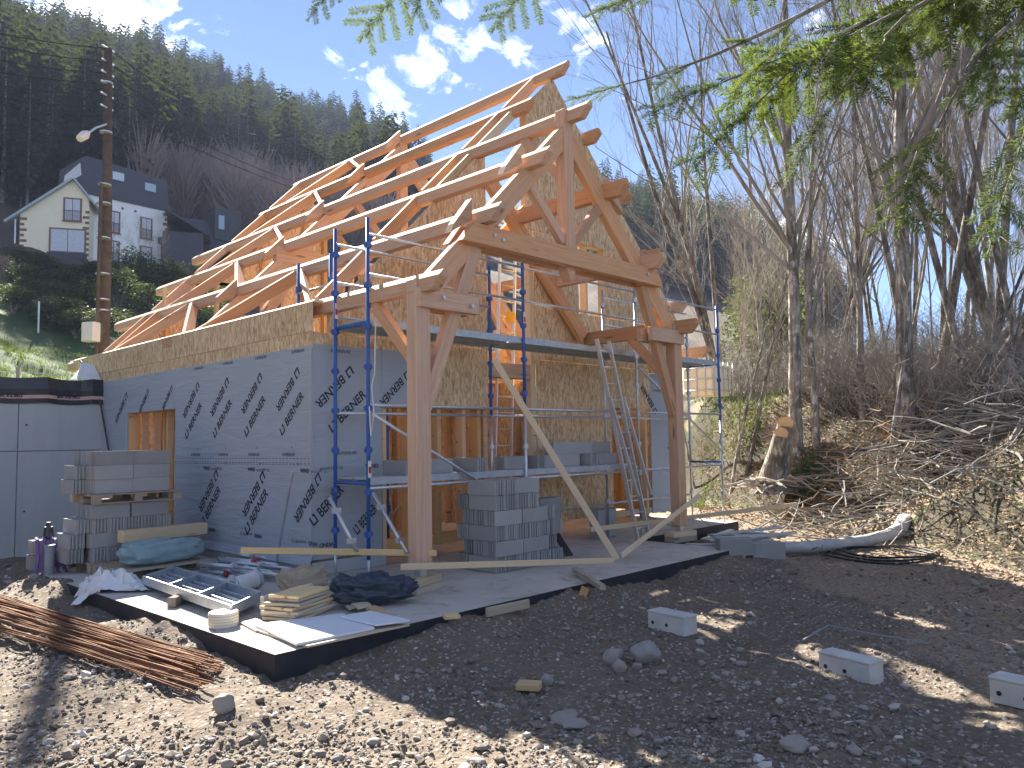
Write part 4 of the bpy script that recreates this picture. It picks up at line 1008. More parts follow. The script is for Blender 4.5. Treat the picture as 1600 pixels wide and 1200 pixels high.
# rebar bundle, left foreground
a0, a1 = onz(-60, 908, -.05), onz(345, 1036, -.12)
b0, b1 = onz(-60, 975, -.18), onz(312, 1084, -.18)
for k in range(84):
    u = rnd.random(); lz = rnd.random()
    s_ = a0.lerp(b0, u); e_ = a1.lerp(b1, u)
    s_.z = -.17+.17*lz*(1-abs(2*u-1)*.6)+.02; e_.z = gz(e_.x, e_.y)+.03+.12*lz*(1-abs(2*u-1)*.6)
    d = (e_-s_).normalized(); e_ = e_+d*rnd.uniform(-.45, .10)+Vector((rnd.uniform(-.05, .05), rnd.uniform(-.03, .03), 0)); s_ = s_-d*rnd.uniform(1.2, 1.8)
    M, L = frame(s_, e_); b = MB(); m_ = MATS['rust']
    pts = [(-L/2+L*i/5, .02*math.sin(i*1.7+k), .012*math.sin(i*2.3+k*2)) for i in range(6)]
    b.tube(pts, rnd.choice((.0055, .0065, .0075)), 5)
    tag(meshobj('steel_bar', b.mesh('steel_bar', 'rust'), M), 'rusty reinforcing bar in the long bundle lying on the gravel', 'steel bar', 'rusty bars in the bundle')
b = MB(); p0, p1 = onz(160, 928, -.12), onz(392, 1055, -.2); b.tube([p0, p0.lerp(p1, .5)+Vector((0, 0, .04)), p1], .008, 5)
tag(b.build('steel_bar', 'rust', None, org=tuple(p0)), 'single rusty bar lying apart beside the bundle towards the slab', 'steel bar')
b = MB(); b.tube([onz(148, 1082, -.24), onz(190, 1076, -.22), onz(220, 1062, -.18), onz(238, 1040, -.1)], .008, 5); tag(b.build('stick', 'twig_pale', None), 'thin bent stick lying in front of the rebar bundle', 'stick')
# pale blocks lying on the earth
def bblock(c, size, rz, m, label, cat='concrete block', holes=True):
    t_ = thing('hollow_block', c, label, cat, None, rz); L, W, H = size; M = WM[t_]
    meshobj('block_body', bevbox(L, W, H, m, .006), M @ T_((0, 0, H/2)), t_); meshobj('block_lid', bevbox(L*1.02, W*1.06, .018, m, .004), M @ T_((0, 0, H+.0095)), t_)
    if holes:
        for x in (-L*.36, L*.02):
            b = MB(); b.tube([(x, -W/2-.003, H*.45), (x, -W/2+.01, H*.45)], .018, 10); meshobj('drain_hole', b.mesh('drain_hole', 'black_film'), M.copy(), t_)
    return t_
q = onz(1060, 985, -.22); bblock((q.x+.05, q.y+.10, gz(q.x, q.y)-.01), (.46, .20, .17), R(-97), 'pale_block', 'pale grey hollow block lying on dark earth between slab and stones')
q = onz(1345, 1045, -.22); bblock((q.x+.05, q.y+.10, gz(q.x, q.y)-.01), (.46, .19, .17), R(-103), 'pale_block', 'pale hollow block with round holes lying beside a thin cable')
q = onz(1628, 1098, -.22); bblock((q.x+.16, q.y+.1, gz(q.x, q.y)-.01), (.46, .19, .17), R(-100), 'pale_block', 'pale hollow block cut off by the picture edge')
for k, (px, py) in enumerate(((1157, 887), (1208, 884))):
    q = onz(px, py, -.25); tag(meshobj('concrete_block', bevbox(.5, .22, .25, 'block', .006), T_((q.x+.05, q.y+.12, gz(q.x, q.y)+.115)) @ Matrix.Rotation(R(-42), 4, 'Z')), 'solid grey concrete block beside the right end of the slab' if k == 0 else 'solid grey concrete block at the mouth of the cloth-wrapped pipe', 'concrete block')
# steel offcuts heap at the right end of the slab
for k in range(16):
    q = onz(1120+rnd.random()*95, 835+rnd.random()*24, -.15); a_ = rnd.uniform(-.3, 1.0); l_ = rnd.uniform(.5, 1.2)
    d = Vector((math.cos(a_), -math.sin(a_)*.8, rnd.uniform(-.08, .08))).normalized(); z_ = -.12+.035*(k % 5)
    c = Vector((q.x, q.y, z_)); tag(timber('steel_channel', c-d*l_/2, c+d*l_/2, .10, .035, 'galv_deck' if k % 3 else 'galv', bev=.004), 'galvanised steel channel in the heap at the right end of the slab', 'steel channel', 'steel channels heaped by the slab')
# wrapped pipe and coil of cable
pts = [onz(1203, 856, -.12), onz(1260, 855, -.12), onz(1310, 851, -.12), onz(1352, 845, -.12), onz(1385, 838, -.1), onz(1405, 828, -.02), onz(1414, 812, .1)]
b = MB(); pp = [pts[0].lerp(pts[1], i/4) for i in range(4)]+pts[1:]
b.tube(pp, [.085, .09, .1, .095, .1, .105, .1, .11, .125, .13], 12)
tag(b.build('wrapped_pipe', 'grey_geo', None, org=tuple(pts[0]), smooth=True), 'pale pipe wrapped in grey cloth lying across the dirt towards the brush pile', 'pipe')
cc = thing('cable_coil', onz(1370, 868, -.2), 'loose coil of dark plastic conduit lying on the ground', 'cable coil')
q = onz(1372, 868, -.2)
for k in range(3):
    b = MB(); rx, ry = .95-.07*k, .78-.05*k
    b.tube([(q.x+.10*k+rx*.82*math.cos(a_), q.y-.05*k+ry*math.sin(a_), gz(q.x, q.y)+.04+.02*k+.012*math.sin(3*a_+k)) for a_ in np.linspace(0, 6.28, 40)], .016, 6, False); b.build('conduit_loop', 'black_hose', cc, smooth=True)
b = MB(); pts = [onz(1255, 1000, -.2), onz(1280, 985, -.2), onz(1295, 977, -.2), onz(1360, 990, -.2), onz(1420, 1000, -.21), onz(1450, 1005, -.22)]; b.tube(pts, .008, 5); tag(b.build('cable', 'grey_pvc', None), 'thin grey cable lying on the earth behind the pale hollow block', 'cable')
# water container on the bank
q = at(1104, 594, 21.5); ib = thing('water_container', q-Vector((0, 0, .5)), 'yellowish caged water container standing on top of the earth bank', 'water container')
panel('tank', q+Vector((-.5, -.5, -.45)), q+Vector((.5, .5, .45)), 'ibc_white', ib, .08)
for k in range(5):
    for (p_, r_) in (((-.52, -.52+.26*k), 'v'), ((-.52+.26*k, -.52), 'v')): pipe('cage_bar', q+Vector((p_[0], p_[1], -.48)), q+Vector((p_[0], p_[1], .48)), .012, 'galv', ib, 6)
for z_ in (-.3, 0, .3, .46):
    pipe('cage_bar', q+Vector((-.53, -.53, z_)), q+Vector((.53, -.53, z_)), .012, 'galv', ib, 6); pipe('cage_bar', q+Vector((-.53, -.53, z_)), q+Vector((-.53, .53, z_)), .012, 'galv', ib, 6)
# utility pole with wires and lamp
PD = 22.5
pbase = at(157, 560, PD); pz = gz(pbase.x, pbase.y); ptop = at(169, 76, PD)
pole = thing('utility_pole', (pbase.x, pbase.y, pz), 'tall brown utility pole with metal bands and wires behind the house', 'utility pole')
b = MB(); b.tube([(pbase.x, pbase.y, pz-.5), (pbase.x+.06, pbase.y, pz+4), (pbase.x+.1, pbase.y, pz+8), (ptop.x, ptop.y, ptop.z)], [.20, .175, .145, .11], 14); b.build('pole_shaft', 'pole_wood', pole, smooth=True)
def polep(py): return at(157+12*(560-py)/484, py, PD)
for py in (468, 485, 428, 372, 318, 289, 207, 130): 
    p_ = polep(py); r_ = .215-.06*(560-py)/484; b = MB(); b.tube([p_-Vector((0, 0, .018)), p_+Vector((0, 0, .018))], r_*.97, 14); b.build('metal_band', 'galv', pole)
b = MB(); b.tube([polep(560)+Vector((-.17, -.17, 0)), polep(400)+Vector((-.16, -.16, 0)), polep(290)+Vector((-.14, -.14, 0))], .05, 8); b.build('cable_duct', 'pole_wood', pole)
p_ = at(142, 519, PD-.4); lamp_dir = ray(100, 215).normalized()
mb = meshobj('junction_box', bevbox(.30, .42, .56, 'white_box', .03), T_(p_) @ Matrix.Rotation(R(30), 4, 'Z'), pole)
arm0, arm1 = polep(194), at(138, 208, PD-.6); b = MB(); b.tube([arm0, arm0.lerp(arm1, .6)+Vector((0, 0, .05)), arm1], .03, 6); b.build('lamp_arm', 'galv', pole)
b = MB(); h0, h1 = at(138, 207, PD-.6), at(124, 217, PD-.9); b.tube([h0, h0.lerp(h1, .4), h1], [.06, .13, .10], 8); b.build('lamp_head', 'white_box', pole)
for k, (py, yl, yr) in enumerate(((76, 47, 188), (97, 67, 205), (115, 90, 222), (131, 110, 238), (149, 131, 252), (168, 151, 272))):
    p_ = polep(py); e_ = at(-60, yl-7, 19.0); pts = [p_.lerp(e_, t_)-Vector((0, 0, .25*4*t_*(1-t_)*.3)) for t_ in np.linspace(0, 1, 9)]
    b = MB(); b.tube(pts, .016, 4); tag(b.build('overhead_wire', 'wire', None, org=tuple(p_)), 'dark overhead wire running left from the utility pole', 'wire', 'wires left of the pole')
    if k in (0, 1, 2, 4, 5):
        e_ = at(400+30*k, yr+(22, 30, 38, 0, 44, 42)[k], 75.0); pts = [p_.lerp(e_, t_)-Vector((0, 0, 1.0*4*t_*(1-t_)*.6)) for t_ in np.linspace(0, 1, 14)]
        b = MB(); b.tube(pts, .026, 4); tag(b.build('overhead_wire', 'wire', None, org=tuple(p_)), 'dark overhead wire running from the utility pole along the wooded hill', 'wire', 'wires right of the pole')
    b = MB(); b.tube([p_+Vector((-.2, -.1, 0)), p_+Vector((.2, .1, 0))], .03, 6); b.build('insulator', 'galv', pole)
# ------------------------------------------------------------------ houses on the slope
def local_house(name, px, py, d, yaw, label):
    p = at(px, py, d); t_ = thing(name, p, label, 'house', None, yaw); return t_, WM[t_]
def hbox(name, M, lo, hi, m, par, bev=0):
    lo, hi = Vector(lo), Vector(hi); dd = hi-lo
    return meshobj(name, bevbox(dd.x, dd.y, dd.z, m, bev, name), M @ T_((lo+hi)/2), par)
def window(M, par, x, z, w_, h_, frame_m='shutter', pane_m='curtain', n=2, sill=True, rail=False):
    fr = hbox('window', M, (x-w_/2-.16, -.10, z-.14), (x+w_/2+.16, -.005, z+h_+.18), frame_m, par)
    pw = w_/n
    for i in range(n): hbox('pane', M, (x-w_/2+i*pw+.04, -.13, z), (x-w_/2+(i+1)*pw-.04, -.101, z+h_), pane_m, fr)
    if sill: hbox('sill', M, (x-w_/2-.25, -.24, z-.22), (x+w_/2+.25, -.101, z-.141), 'brown_brick', fr)
    if rail:
        for i in range(9): hbox('balcony_bar', M, (x-w_/2+w_*i/8-.015, -.30, z), (x-w_/2+w_*i/8+.015, -.27, z+h_*.42), 'shutter', fr)
        hbox('balcony_rail', M, (x-w_/2-.1, -.31, z+h_*.42), (x+w_/2+.1, -.26, z+h_*.42+.05), 'shutter', fr)
FWD = math.atan2(RM[1, 2], RM[0, 2])
def face(px): d = ray(px, 600); return math.atan2(d.y, d.x)-R(90)   # local +Y points away from the camera
# cream house, gable towards the site
D1 = 85; s1 = D1/F_PX
yh, M = local_house('cream_house', 84, 409, D1, face(84)-.20, 'cream rendered house with brown brick corners and a long pale gable roof')
def gablewall(M, par, x0, x1, xa, z0, ze0, ze1, za, dep, m, name='wall'):
    b = MB(); b.prism([(x0, z0), (x1, z0), (x1, ze1), (xa, za), (x0, ze0)], 0, dep, lambda a, c, d: (a, d, c)); return meshobj(name, b.mesh(name, m), M.copy(), par)
gablewall(M, yh, -3.3, 3.3, 1.7, -2, 5.0, 7.2, 9.2, 7, 'cream_wall')
def slab2(name, M, par, p0, p1, y0, y1, th, m):
    b = MB(); d = Vector((p1[0]-p0[0], 0, p1[1]-p0[1])).normalized(); n_ = Vector((-d.z, 0, d.x)); n_ = n_ if n_.z > 0 else -n_
    a_, c_ = Vector((p0[0], 0, p0[1])), Vector((p1[0], 0, p1[1])); b.prism([(a_.x, a_.z), (c_.x, c_.z), ((c_+n_*th).x, (c_+n_*th).z), ((a_+n_*th).x, (a_+n_*th).z)], y0, y1, lambda a, c, dd: (a, dd, c))
    return meshobj(name, b.mesh(name, m), M.copy(), par)
slab2('roof', M, yh, (-4.6, 3.9), (1.75, 9.22), -.6, 7.4, .22, 'roof_pale'); slab2('roof', M, yh, (3.9, 6.5), (1.75, 9.22), -.6, 7.4, .22, 'roof_pale')
window(M, yh, 1.7, 4.75, 1.5, 2.3, 'brown_brick', 'curtain', 2, True, True); window(M, yh, 1.3, 1.2, 3.3, 2.4, 'brown_brick', 'curtain', 2, False); hbox('balcony', M, (-.6, -.5, .1), (3.2, -.05, 1.0), 'shutter', yh)
for k in range(9): hbox('quoin', M, (-3.36, -.06, -.4+k*.6), (-2.9 if k % 2 else -2.65, -.004, -.12+k*.6), 'brown_brick', yh)
for k in range(11): hbox('quoin', M, (2.72 if k % 2 else 2.95, -.06, -.4+k*.6), (3.36, -.004, -.12+k*.6), 'brown_brick', yh)
hbox('downpipe', M, (-3.75, -.2, -1.5), (-3.63, -.08, 4.4), 'white_wall', yh)
# white mansard building
D2 = 92
wh, M = local_house('white_building', 198, 408, D2, face(195)+.42, 'tall white rendered building with dark mansard roof and brick trimmed windows')
hbox('wall', M, (-4.8, 0, -3), (4.8, 7, 7.0), 'white_wall', wh)
b = MB(); b.prism([(-5.0, 7.0), (5.0, 7.0), (4.75, 10.9), (-4.75, 11.5)], -.25, 7.2, lambda a, c, d: (a, d+(c-7)*.10, c)); rf_ = meshobj('roof', b.mesh('roof', 'slate'), M.copy(), wh)
for x, z_ in ((-1.2, 9.4), (2.6, 9.0)): hbox('skylight', M, (x-.65, -.15, z_), (x+.65, .20, z_+.95), 'window_glass', rf_)
for x, z_ in ((2.2, 3.2), (2.2, -.3), (-1.6, 3.2), (-1.6, -.3)): window(M, wh, x, z_, 1.15, 2.3, 'brown_brick', 'curtain', 2, True, True)
for k in range(12): hbox('quoin', M, (4.25 if k % 2 else 4.5, -.06, -.4+k*.62), (4.86, -.004, -.05+k*.62), 'brown_brick', wh)
for x in (-.6, .9, -3.4): b = MB(); b.tube([(x, -.03, 6.2), (x, .01, 6.2)], .16, 10); meshobj('vent', b.mesh('vent', 'brown_brick'), M.copy(), wh)
g2, M2 = wh, M @ T_((-4.8, 0, 0)) @ Matrix.Rotation(R(-90), 4, 'Z') @ T_((-6.9, -.02, 0))
b = MB(); b.prism([(0, 6.9), (6.9, 6.9), (5.4, 10.9), (1.2, 10.4)], 0, .2, lambda a, c, d: (a, d-.05, c)); meshobj('gable', b.mesh('gable', 'white_wall'), M2, wh)
window(M2, wh, 3.6, 7.4, 1.6, 1.5, 'shutter', 'window_glass', 3, False)
# dark houses farther right
D3 = 98
dh, M = local_house('dark_house', 318, 420, D3, face(318)+.30, 'dark slate roofed house with small dormer half hidden behind the timber roof')
hbox('wall', M, (-5, 0, -3), (5.5, 7, 2.6), 'shutter', dh)
b = MB(); b.prism([(-.4, 2.5), (7.4, 2.5), (3.6, 7.2)], -5.4, 5.8, lambda a, c, d: (d, a, c)); meshobj('roof', b.mesh('roof', 'slate'), M.copy(), dh)
hbox('dormer', M, (1.6, .8, 4.2), (5.0, 4, 8.4), 'slate', dh)
window(M @ T_((0, .8, 0)), dh, 2.4, 5.6, .8, 1.8, 'shutter', 'window_glass', 1, False); window(M @ T_((0, .8, 0)), dh, 4.2, 5.2, 1.0, 2.0, 'shutter', 'slate', 1, False); window(M, dh, 2.6, .0, 2.4, 1.5, 'shutter', 'window_glass', 2, False)
dh2, M = local_house('dark_annex', 275, 395, 94, face(275)-.1, 'low dark annex with pale lean-to roof beside the white building')
hbox('wall', M, (-1.5, 0, -4), (3.0, 5, 2.6), 'shutter', dh2); slab2('roof', M, dh2, (-1.4, 5.2), (3.6, 2.2), -.6, 5.5, .2, 'slate')

# ------------------------------------------------------------------ vegetation meshes
def tree_mesh(seed, H, r0, levels=4, spread=.5, nstem=1, lean=0.0, dens=1.0, up=.35, clear=.25):
    """bare deciduous tree: returns (trunk mesh, crown mesh)"""
    rg = random.Random(seed); tr_, cr = MB(), MB()
    def rv(): return Vector((rg.gauss(0, 1), rg.gauss(0, 1), rg.gauss(0, 1)))
    def grow(p, d, L, r, lev):
        seg = 7 if lev == 0 else (5 if lev == 1 else (4 if lev == 2 else 3))
        pts = [p.copy()]; rads = [r]; q = p.copy(); dd = d.copy()
        for i in range(seg):
            dd = (dd+rv()*(.035 if lev == 0 else .12)+Vector((0, 0, up*.22*(lev > 0)))).normalized()
            q = q+dd*(L/seg); pts.append(q.copy()); rads.append(max(.0028, r*(1-(.72 if lev < 3 else .6)*(i+1)/seg)))
        sides = (9, 6, 4, 3, 3)[min(lev, 4)]
        (tr_ if lev == 0 else cr).tube(pts, rads, sides, False)
        if lev >= levels: return
        nb = int((12, 8, 6, 5)[min(lev, 3)]*dens*(1 if lev else max(.6, L/9)))
        for k in range(nb):
            t_ = rg.uniform(clear if lev == 0 else .15, 1.0); i = min(seg-1, int(t_*seg)); f_ = t_*seg-i
            b0 = pts[i].lerp(pts[i+1], f_); axis = (pts[i+1]-pts[i]).normalized()
            side = axis.orthogonal().normalized(); side.rotate(Matrix.Rotation(rg.uniform(0, 6.283), 3, axis))
            an = rg.uniform(.45, .95)*spread*1.5
            nd = (axis*math.cos(an)+side*math.sin(an)).normalized()
            rr_ = rads[i]+(rads[i+1]-rads[i])*f_
            grow(b0, nd, L*rg.uniform(.32, .58)*(1.15-.5*t_ if lev == 0 else .95), max(.003, rr_*rg.uniform(.30, .52)), lev+1)
    for s_ in range(nstem):
        a_ = rg.uniform(0, 6.28); k = (0 if nstem == 1 else rg.uniform(.04, .17))+lean
        d = Vector((math.cos(a_)*k, math.sin(a_)*k, 1)).normalized()
        off = Vector((math.cos(a_), math.sin(a_), 0))*(0 if nstem == 1 else r0*1.1)
        grow(off+Vector((0, 0, -.3)), d, H*rg.uniform(.8, 1.05), r0*(1 if nstem == 1 else rg.uniform(.55, .9)), 0)
    return tr_, cr
TREES = []
for i, (H, r0, ns, lv, dn) in enumerate([(14, .175, 1, 4, 1.0), (15, .135, 4, 4, .62), (12, .10, 1, 4, .9), (10, .07, 1, 4, .85), (13, .12, 2, 4, .8), (8, .045, 1, 3, 1.3)]):
    a_, b_ = tree_mesh(40+i*7, H, r0, lv, .40, ns, .03, dn*.92, .40, .28)
    bk = 'bark' if i in (0, 2, 5) else 'bark_dark'
    TREES.append((a_.mesh('trunk', bk, True), b_.mesh('crown', 'twig' if i != 5 else 'twig_pale', True)))
SHRUBS = []
for i in range(3):
    rg = random.Random(90+i); b = MB()
    for s_ in range(26):
        a_ = rg.uniform(0, 6.28); k = rg.uniform(.1, .9); h_ = rg.uniform(1.6, 3.6)
        p0 = Vector((rg.gauss(0, .35), rg.gauss(0, .35), -.1)); d = Vector((math.cos(a_)*k, math.sin(a_)*k, 1)).normalized()
        pts = [p0]
        for j in range(5): d = (d+Vector((rg.gauss(0, .16), rg.gauss(0, .16), rg.gauss(-.03, .1)))).normalized(); pts.append(pts[-1]+d*h_/5)
        b.tube(pts, [.016, .013, .011, .008, .006, .003], 3, False)
        for j in range(6):
            q = pts[rg.randint(2, 5)]; d2 = (d+Vector((rg.gauss(0, .7), rg.gauss(0, .7), rg.gauss(0, .4)))).normalized(); l_ = rg.uniform(.3, .9)
            q1 = q+d2*l_*.5; b.tube([q, q1, q1+(d2+Vector((rg.gauss(0, .3), rg.gauss(0, .3), .1)))*l_*.5], [.006, .005, .0025], 3, False)
    SHRUBS.append(b.mesh('thicket', ('twig', 'twig_pale', 'twig')[i]))
def put_tree(v, p, rz, s_, label, group=None, tilt=None, name='bare_tree'):
    t_ = thing(name, p, label, 'tree', group); M = WM[t_] @ (tilt or Matrix()) @ Matrix.Rotation(rz, 4, 'Z') @ Matrix.Scale(s_, 4)
    meshobj('trunk', TREES[v][0], M, t_); meshobj('crown', TREES[v][1], M, t_); return t_
def gp(px, d): 
    v = ray(px, 690); v.z = 0; v.normalize(); c_ = v.dot(Vector((RM[0, 2], RM[1, 2], 0)).normalized())
    x, y = v.x*d/c_, v.y*d/c_; return Vector((x, y, gz(x, y)))
def tilt_to(px_lean): # lean sideways in the picture plane, degrees
    return Matrix.Rotation(R(px_lean), 4, Vector((RM[0, 2], RM[1, 2], 0)))
put_tree(1, gp(1138, 24.5), .4, 1.05, 'many-stemmed bare tree fanning up on the bank behind the right end of the scaffold', None, tilt_to(-3))
put_tree(0, gp(1243, 19.5), 2.2, 1.0, 'bare forked tree rising behind the freshly cut stump', None, tilt_to(1))
put_tree(2, gp(1350, 19.0), 1.1, .95, 'slender pale bare tree on the slope right of the cut stump', None, tilt_to(-2))
put_tree(0, gp(1418, 17.2), 4.4, 1.12, 'thick grey bare trunk standing behind the heap of brushwood', None, tilt_to(1))
put_tree(4, gp(1448, 18.2), .3, 1.1, 'twin-stemmed bare tree next to the thick grey trunk', None, tilt_to(3))
put_tree(3, gp(1165, 20.5), 3.0, .8, 'thin bare sapling leaning right on the bank by the scaffold', None, tilt_to(16))
rg = random.Random(21)
lab, grp = 'bare grey tree in the tangled wood on the bank', 'bare trees in the wood on the right'
for px, d in ((1295, 23), (1330, 26), (1385, 24), (1475, 19), (1505, 22), (1540, 17.5), (1575, 20), (1610, 16), (1200, 30), (1270, 34), (1400, 32), (1560, 28), (1640, 24), (1700, 20)):
    put_tree(rg.choice((0, 1, 2, 3, 4, 2, 3)), gp(px+rg.uniform(-8, 8), d), rg.uniform(0, 6.28), rg.uniform(.75, 1.15), lab, grp, tilt_to(rg.uniform(-5, 9)))
for k in range(7): put_tree(rg.choice((2, 3, 3, 2)), gp(1285+k*48+rg.uniform(-9, 9), rg.uniform(18.5, 27)), rg.uniform(0, 6.28), rg.uniform(.85, 1.2), lab, grp, tilt_to(rg.uniform(-4, 7)))
lab, grp = 'slanting bare tree leaning out of the wood towards the right', 'slanting trees at the edge of the wood'
for px, d, tl in ((1490, 15.5, 24), (1520, 16.5, 33), (1545, 15, 18), (1470, 16.2, 40), (1580, 14.5, 30), (1610, 14.0, 44), (1430, 17.8, 52)):
    put_tree(rg.choice((2, 3, 3)), gp(px, d), rg.uniform(0, 6.28), rg.uniform(.75, 1.0), lab, grp, tilt_to(tl))
lab, grp = 'thin bare sapling growing on the leaf strewn bank', 'saplings on the bank'
for k in range(26):
    px = rg.uniform(1080, 1640); put_tree(5, gp(px, rg.uniform(15.5 if px > 1350 else 20, 30)), rg.uniform(0, 6.28), rg.uniform(.5, 1.1), lab, grp, tilt_to(rg.uniform(-14, 20)), 'sapling')
lab, grp = 'leafless tangled bush on the bank under the trees', 'leafless bushes on the bank'
for k in range(110):
    px = rg.uniform(1085, 1680) if k < 60 else rg.uniform(1280, 1680); base_d = float(np.interp(px, [1085, 1250, 1400, 1600, 1700], [22.5, 20.8, 17.6, 14.6, 13.6]))
    p = gp(px, base_d+abs(rg.gauss(0, 5)))
    tag(meshobj('bare_bush', SHRUBS[k % 3], T_(p) @ Matrix.Rotation(rg.uniform(0, 6.28), 4, 'Z') @ Matrix.Scale(rg.uniform(.35, .8), 4)), lab, 'bush', grp)
# leafy evergreen shrubs
def leaf_cloud(seed, n, rx, rz_, size, clump=9, ground=True):
    rg = random.Random(seed); b = MB(); cs = []
    for i in range(clump):
        a_ = rg.uniform(0, 6.28); r_ = rg.uniform(.1, .8)*rx; cs.append((Vector((math.cos(a_)*r_, math.sin(a_)*r_, rg.uniform(.25, .95)*rz_)), rg.uniform(.3, .55)*rx))
    for i in range(n):
        c, r_ = rg.choice(cs); d = Vector((rg.gauss(0, 1), rg.gauss(0, 1), rg.gauss(0, 1))).normalized()*r_*rg.uniform(.55, 1.05)
        p = c+d
        if p.z < .05: continue
        u = Vector((rg.gauss(0, 1), rg.gauss(0, 1), rg.gauss(0, .6))).normalized(); v = u.orthogonal().normalized(); v.rotate(Matrix.Rotation(rg.uniform(0, 6.28), 3, u)); s_ = size*rg.uniform(.6, 1.3)
        b.quad(p-u*s_, p+v*s_*.45, p+u*s_, p-v*s_*.45)
    return b
LC = [leaf_cloud(i, 3200, 1.6, 3.2, .085, 12).mesh('foliage', ('shrub_leaf', 'olive_leaf', 'shrub_leaf')[i]) for i in range(3)]
STEM = MB(); 
for k in range(5): STEM.tube([(0, 0, -.2), (.2*math.cos(k*1.3), .2*math.sin(k*1.3), 1), (.6*math.cos(k*1.3), .6*math.sin(k*1.3), 2.4)], [.05, .035, .012], 5, False)
STEMM = STEM.mesh('stems', 'bark_dark')
def leafy(px, d, s_, v, label, group, name='evergreen_shrub'):
    p = gp(px, d); t_ = thing(name, p, label, 'shrub', group); M = WM[t_] @ Matrix.Rotation(rnd.uniform(0, 6.28), 4, 'Z') @ Matrix.Diagonal((s_[0], s_[0], s_[1], 1))
    meshobj('foliage', LC[v], M, t_); meshobj('stems', STEMM, M, t_); return t_
for px, d, s_ in ((205, 66, (1.5, 1.5)), (250, 66, (1.6, 1.35)), (285, 66, (1.6, 1.55)), (320, 64, (1.6, 1.2)), (180, 60, (1.2, 1.1)), (235, 58, (1.3, 1.1)), (275, 56, (1.4, 1.1)), (310, 54, (1.4, 1.0))):
    leafy(px, d, s_, 0, 'dense glossy evergreen shrub below the white building', 'evergreen shrubs below the houses')
for px, d, s_ in ((25, 58, (1.3, .75)), (60, 56, (1.4, .7)), (95, 55, (1.4, .75)), (130, 54, (1.4, .9)), (15, 50, (1.2, .6)), (75, 49, (1.3, .55)), (115, 48, (1.3, .6)), (150, 47, (1.2, .7))):
    leafy(px, d, s_, 2, 'dark hedge shrub along the top of the green lawn', 'hedge shrubs above the lawn')
for px, d, s_ in ((8, 72, (1.3, .55)), (40, 74, (1.3, .5)), (75, 75, (1.3, .45)), (110, 75, (1.3, .45)), (140, 76, (1.3, .6)), (165, 74, (1.2, .8)), (55, 66, (1.4, .6)), (95, 66, (1.4, .55)), (130, 67, (1.4, .6)), (15, 65, (1.3, .6))):
    leafy(px, d, s_, 2, 'dark shrub at the foot of the cream house', 'shrubs under the cream house')
for px, d, s_ in ((1185, 40, (1.3, 1.2)), (1218, 36, (1.3, 1.4)), (1205, 46, (1.8, 1.7))):
    leafy(px, d, s_, 1, 'olive green leafy bush on the slope between the bare trees', 'olive bushes on the slope')
for px, d in ((205, 70), (152, 66), (243, 66)): put_tree(5, gp(px, d), rg.uniform(0, 6), .85, 'small bare garden tree before the white building', 'bare garden trees by the houses', None, 'garden_tree')
p = gp(12, 60); tag(meshobj('flowering_bush', leaf_cloud(33, 2500, 1.8, 2.2, .07, 10).mesh('blossom', 'dry_leaf'), T_(p)), 'pinkish brown dry bush beside the cream house', 'bush')
p = gp(55, 46); b = MB(); b.tube([p, p+Vector((0, 0, 1.9))], .05, 6); tag(b.build('marker_post', 'white_wall', None), 'thin white post standing on the lawn', 'post')
# ---- conifers on the hill
def conifer(seed, H, r_, n):
    rg = random.Random(seed); b = MB(); b.tube([(0, 0, -1), (0, 0, H*.5), (0, 0, H)], [.3, .18, .03], 5, False)
    tr_faces = len(b.f)
    for i in range(n):
        t_ = (i+.5)/n; z_ = H*(.14+.85*t_); L = r_*(1-t_**1.5)**.8*rg.uniform(.65, 1.15)+.25; a_ = i*2.399+rg.uniform(-.3, .3)
        if t_ > .9: L *= rg.uniform(.9, 1.9)
        c_, s_ = math.cos(a_), math.sin(a_); dr = rg.uniform(.12, .38)*L; wd_ = L*rg.uniform(.20, .34)
        o_ = Vector((0, 0, z_)); m1 = Vector((c_*L*.55, s_*L*.55, z_-dr*.25)); e_ = Vector((c_*L, s_*L, z_-dr)); sd = Vector((-s_, c_, 0))*wd_
        b.quad(o_, m1-sd+Vector((0, 0, -.25*wd_)), e_, m1+sd+Vector((0, 0, -.25*wd_)))
        for k in range(3):
            q = o_.lerp(e_, rg.uniform(.35, .95)); w2 = wd_*rg.uniform(.3, .7); dn = Vector((rg.uniform(-.3, .3), rg.uniform(-.3, .3), -rg.uniform(.5, 1.1)))*wd_
            b.quad(q, q+sd*.5*rg.uniform(-1, 1)+dn*.5, q+dn, q+Vector((c_, s_, 0))*w2+dn*.4)
    me = b.mesh('conifer', ['conifer_far', 'bark_dark']); me.polygons.foreach_set('material_index', [1]*tr_faces+[0]*(len(b.f)-tr_faces)); me.update(); return me, b
CON = [conifer(5+i, (21, 24, 18, 22, 26)[i], (4.2, 4.8, 4.4, 3.6, 5.0)[i], 130) for i in range(5)]
def bare_blob(seed):
    rg = random.Random(seed); b = MB(); b.tube([(0, 0, -1), (0, 0, 8)], [.25, .12], 4, False)
    for i in range(150):
        a_ = rg.uniform(0, 6.28); z_ = rg.uniform(3, 9); p0 = Vector((0, 0, z_)); p1 = Vector((math.cos(a_)*rg.uniform(1, 4), math.sin(a_)*rg.uniform(1, 4), z_+rg.uniform(1.5, 6)))
        b.tube([p0, p0.lerp(p1, .5)+Vector((0, 0, -.3)), p1], [.09, .06, .03], 3, False)
    return b.mesh('bare_hill_tree', 'bare_far'), b
BARE = [bare_blob(3), bare_blob(4)]
cands = []
rg = random.Random(77)
def on_slope(px, d): return gp(px, d)
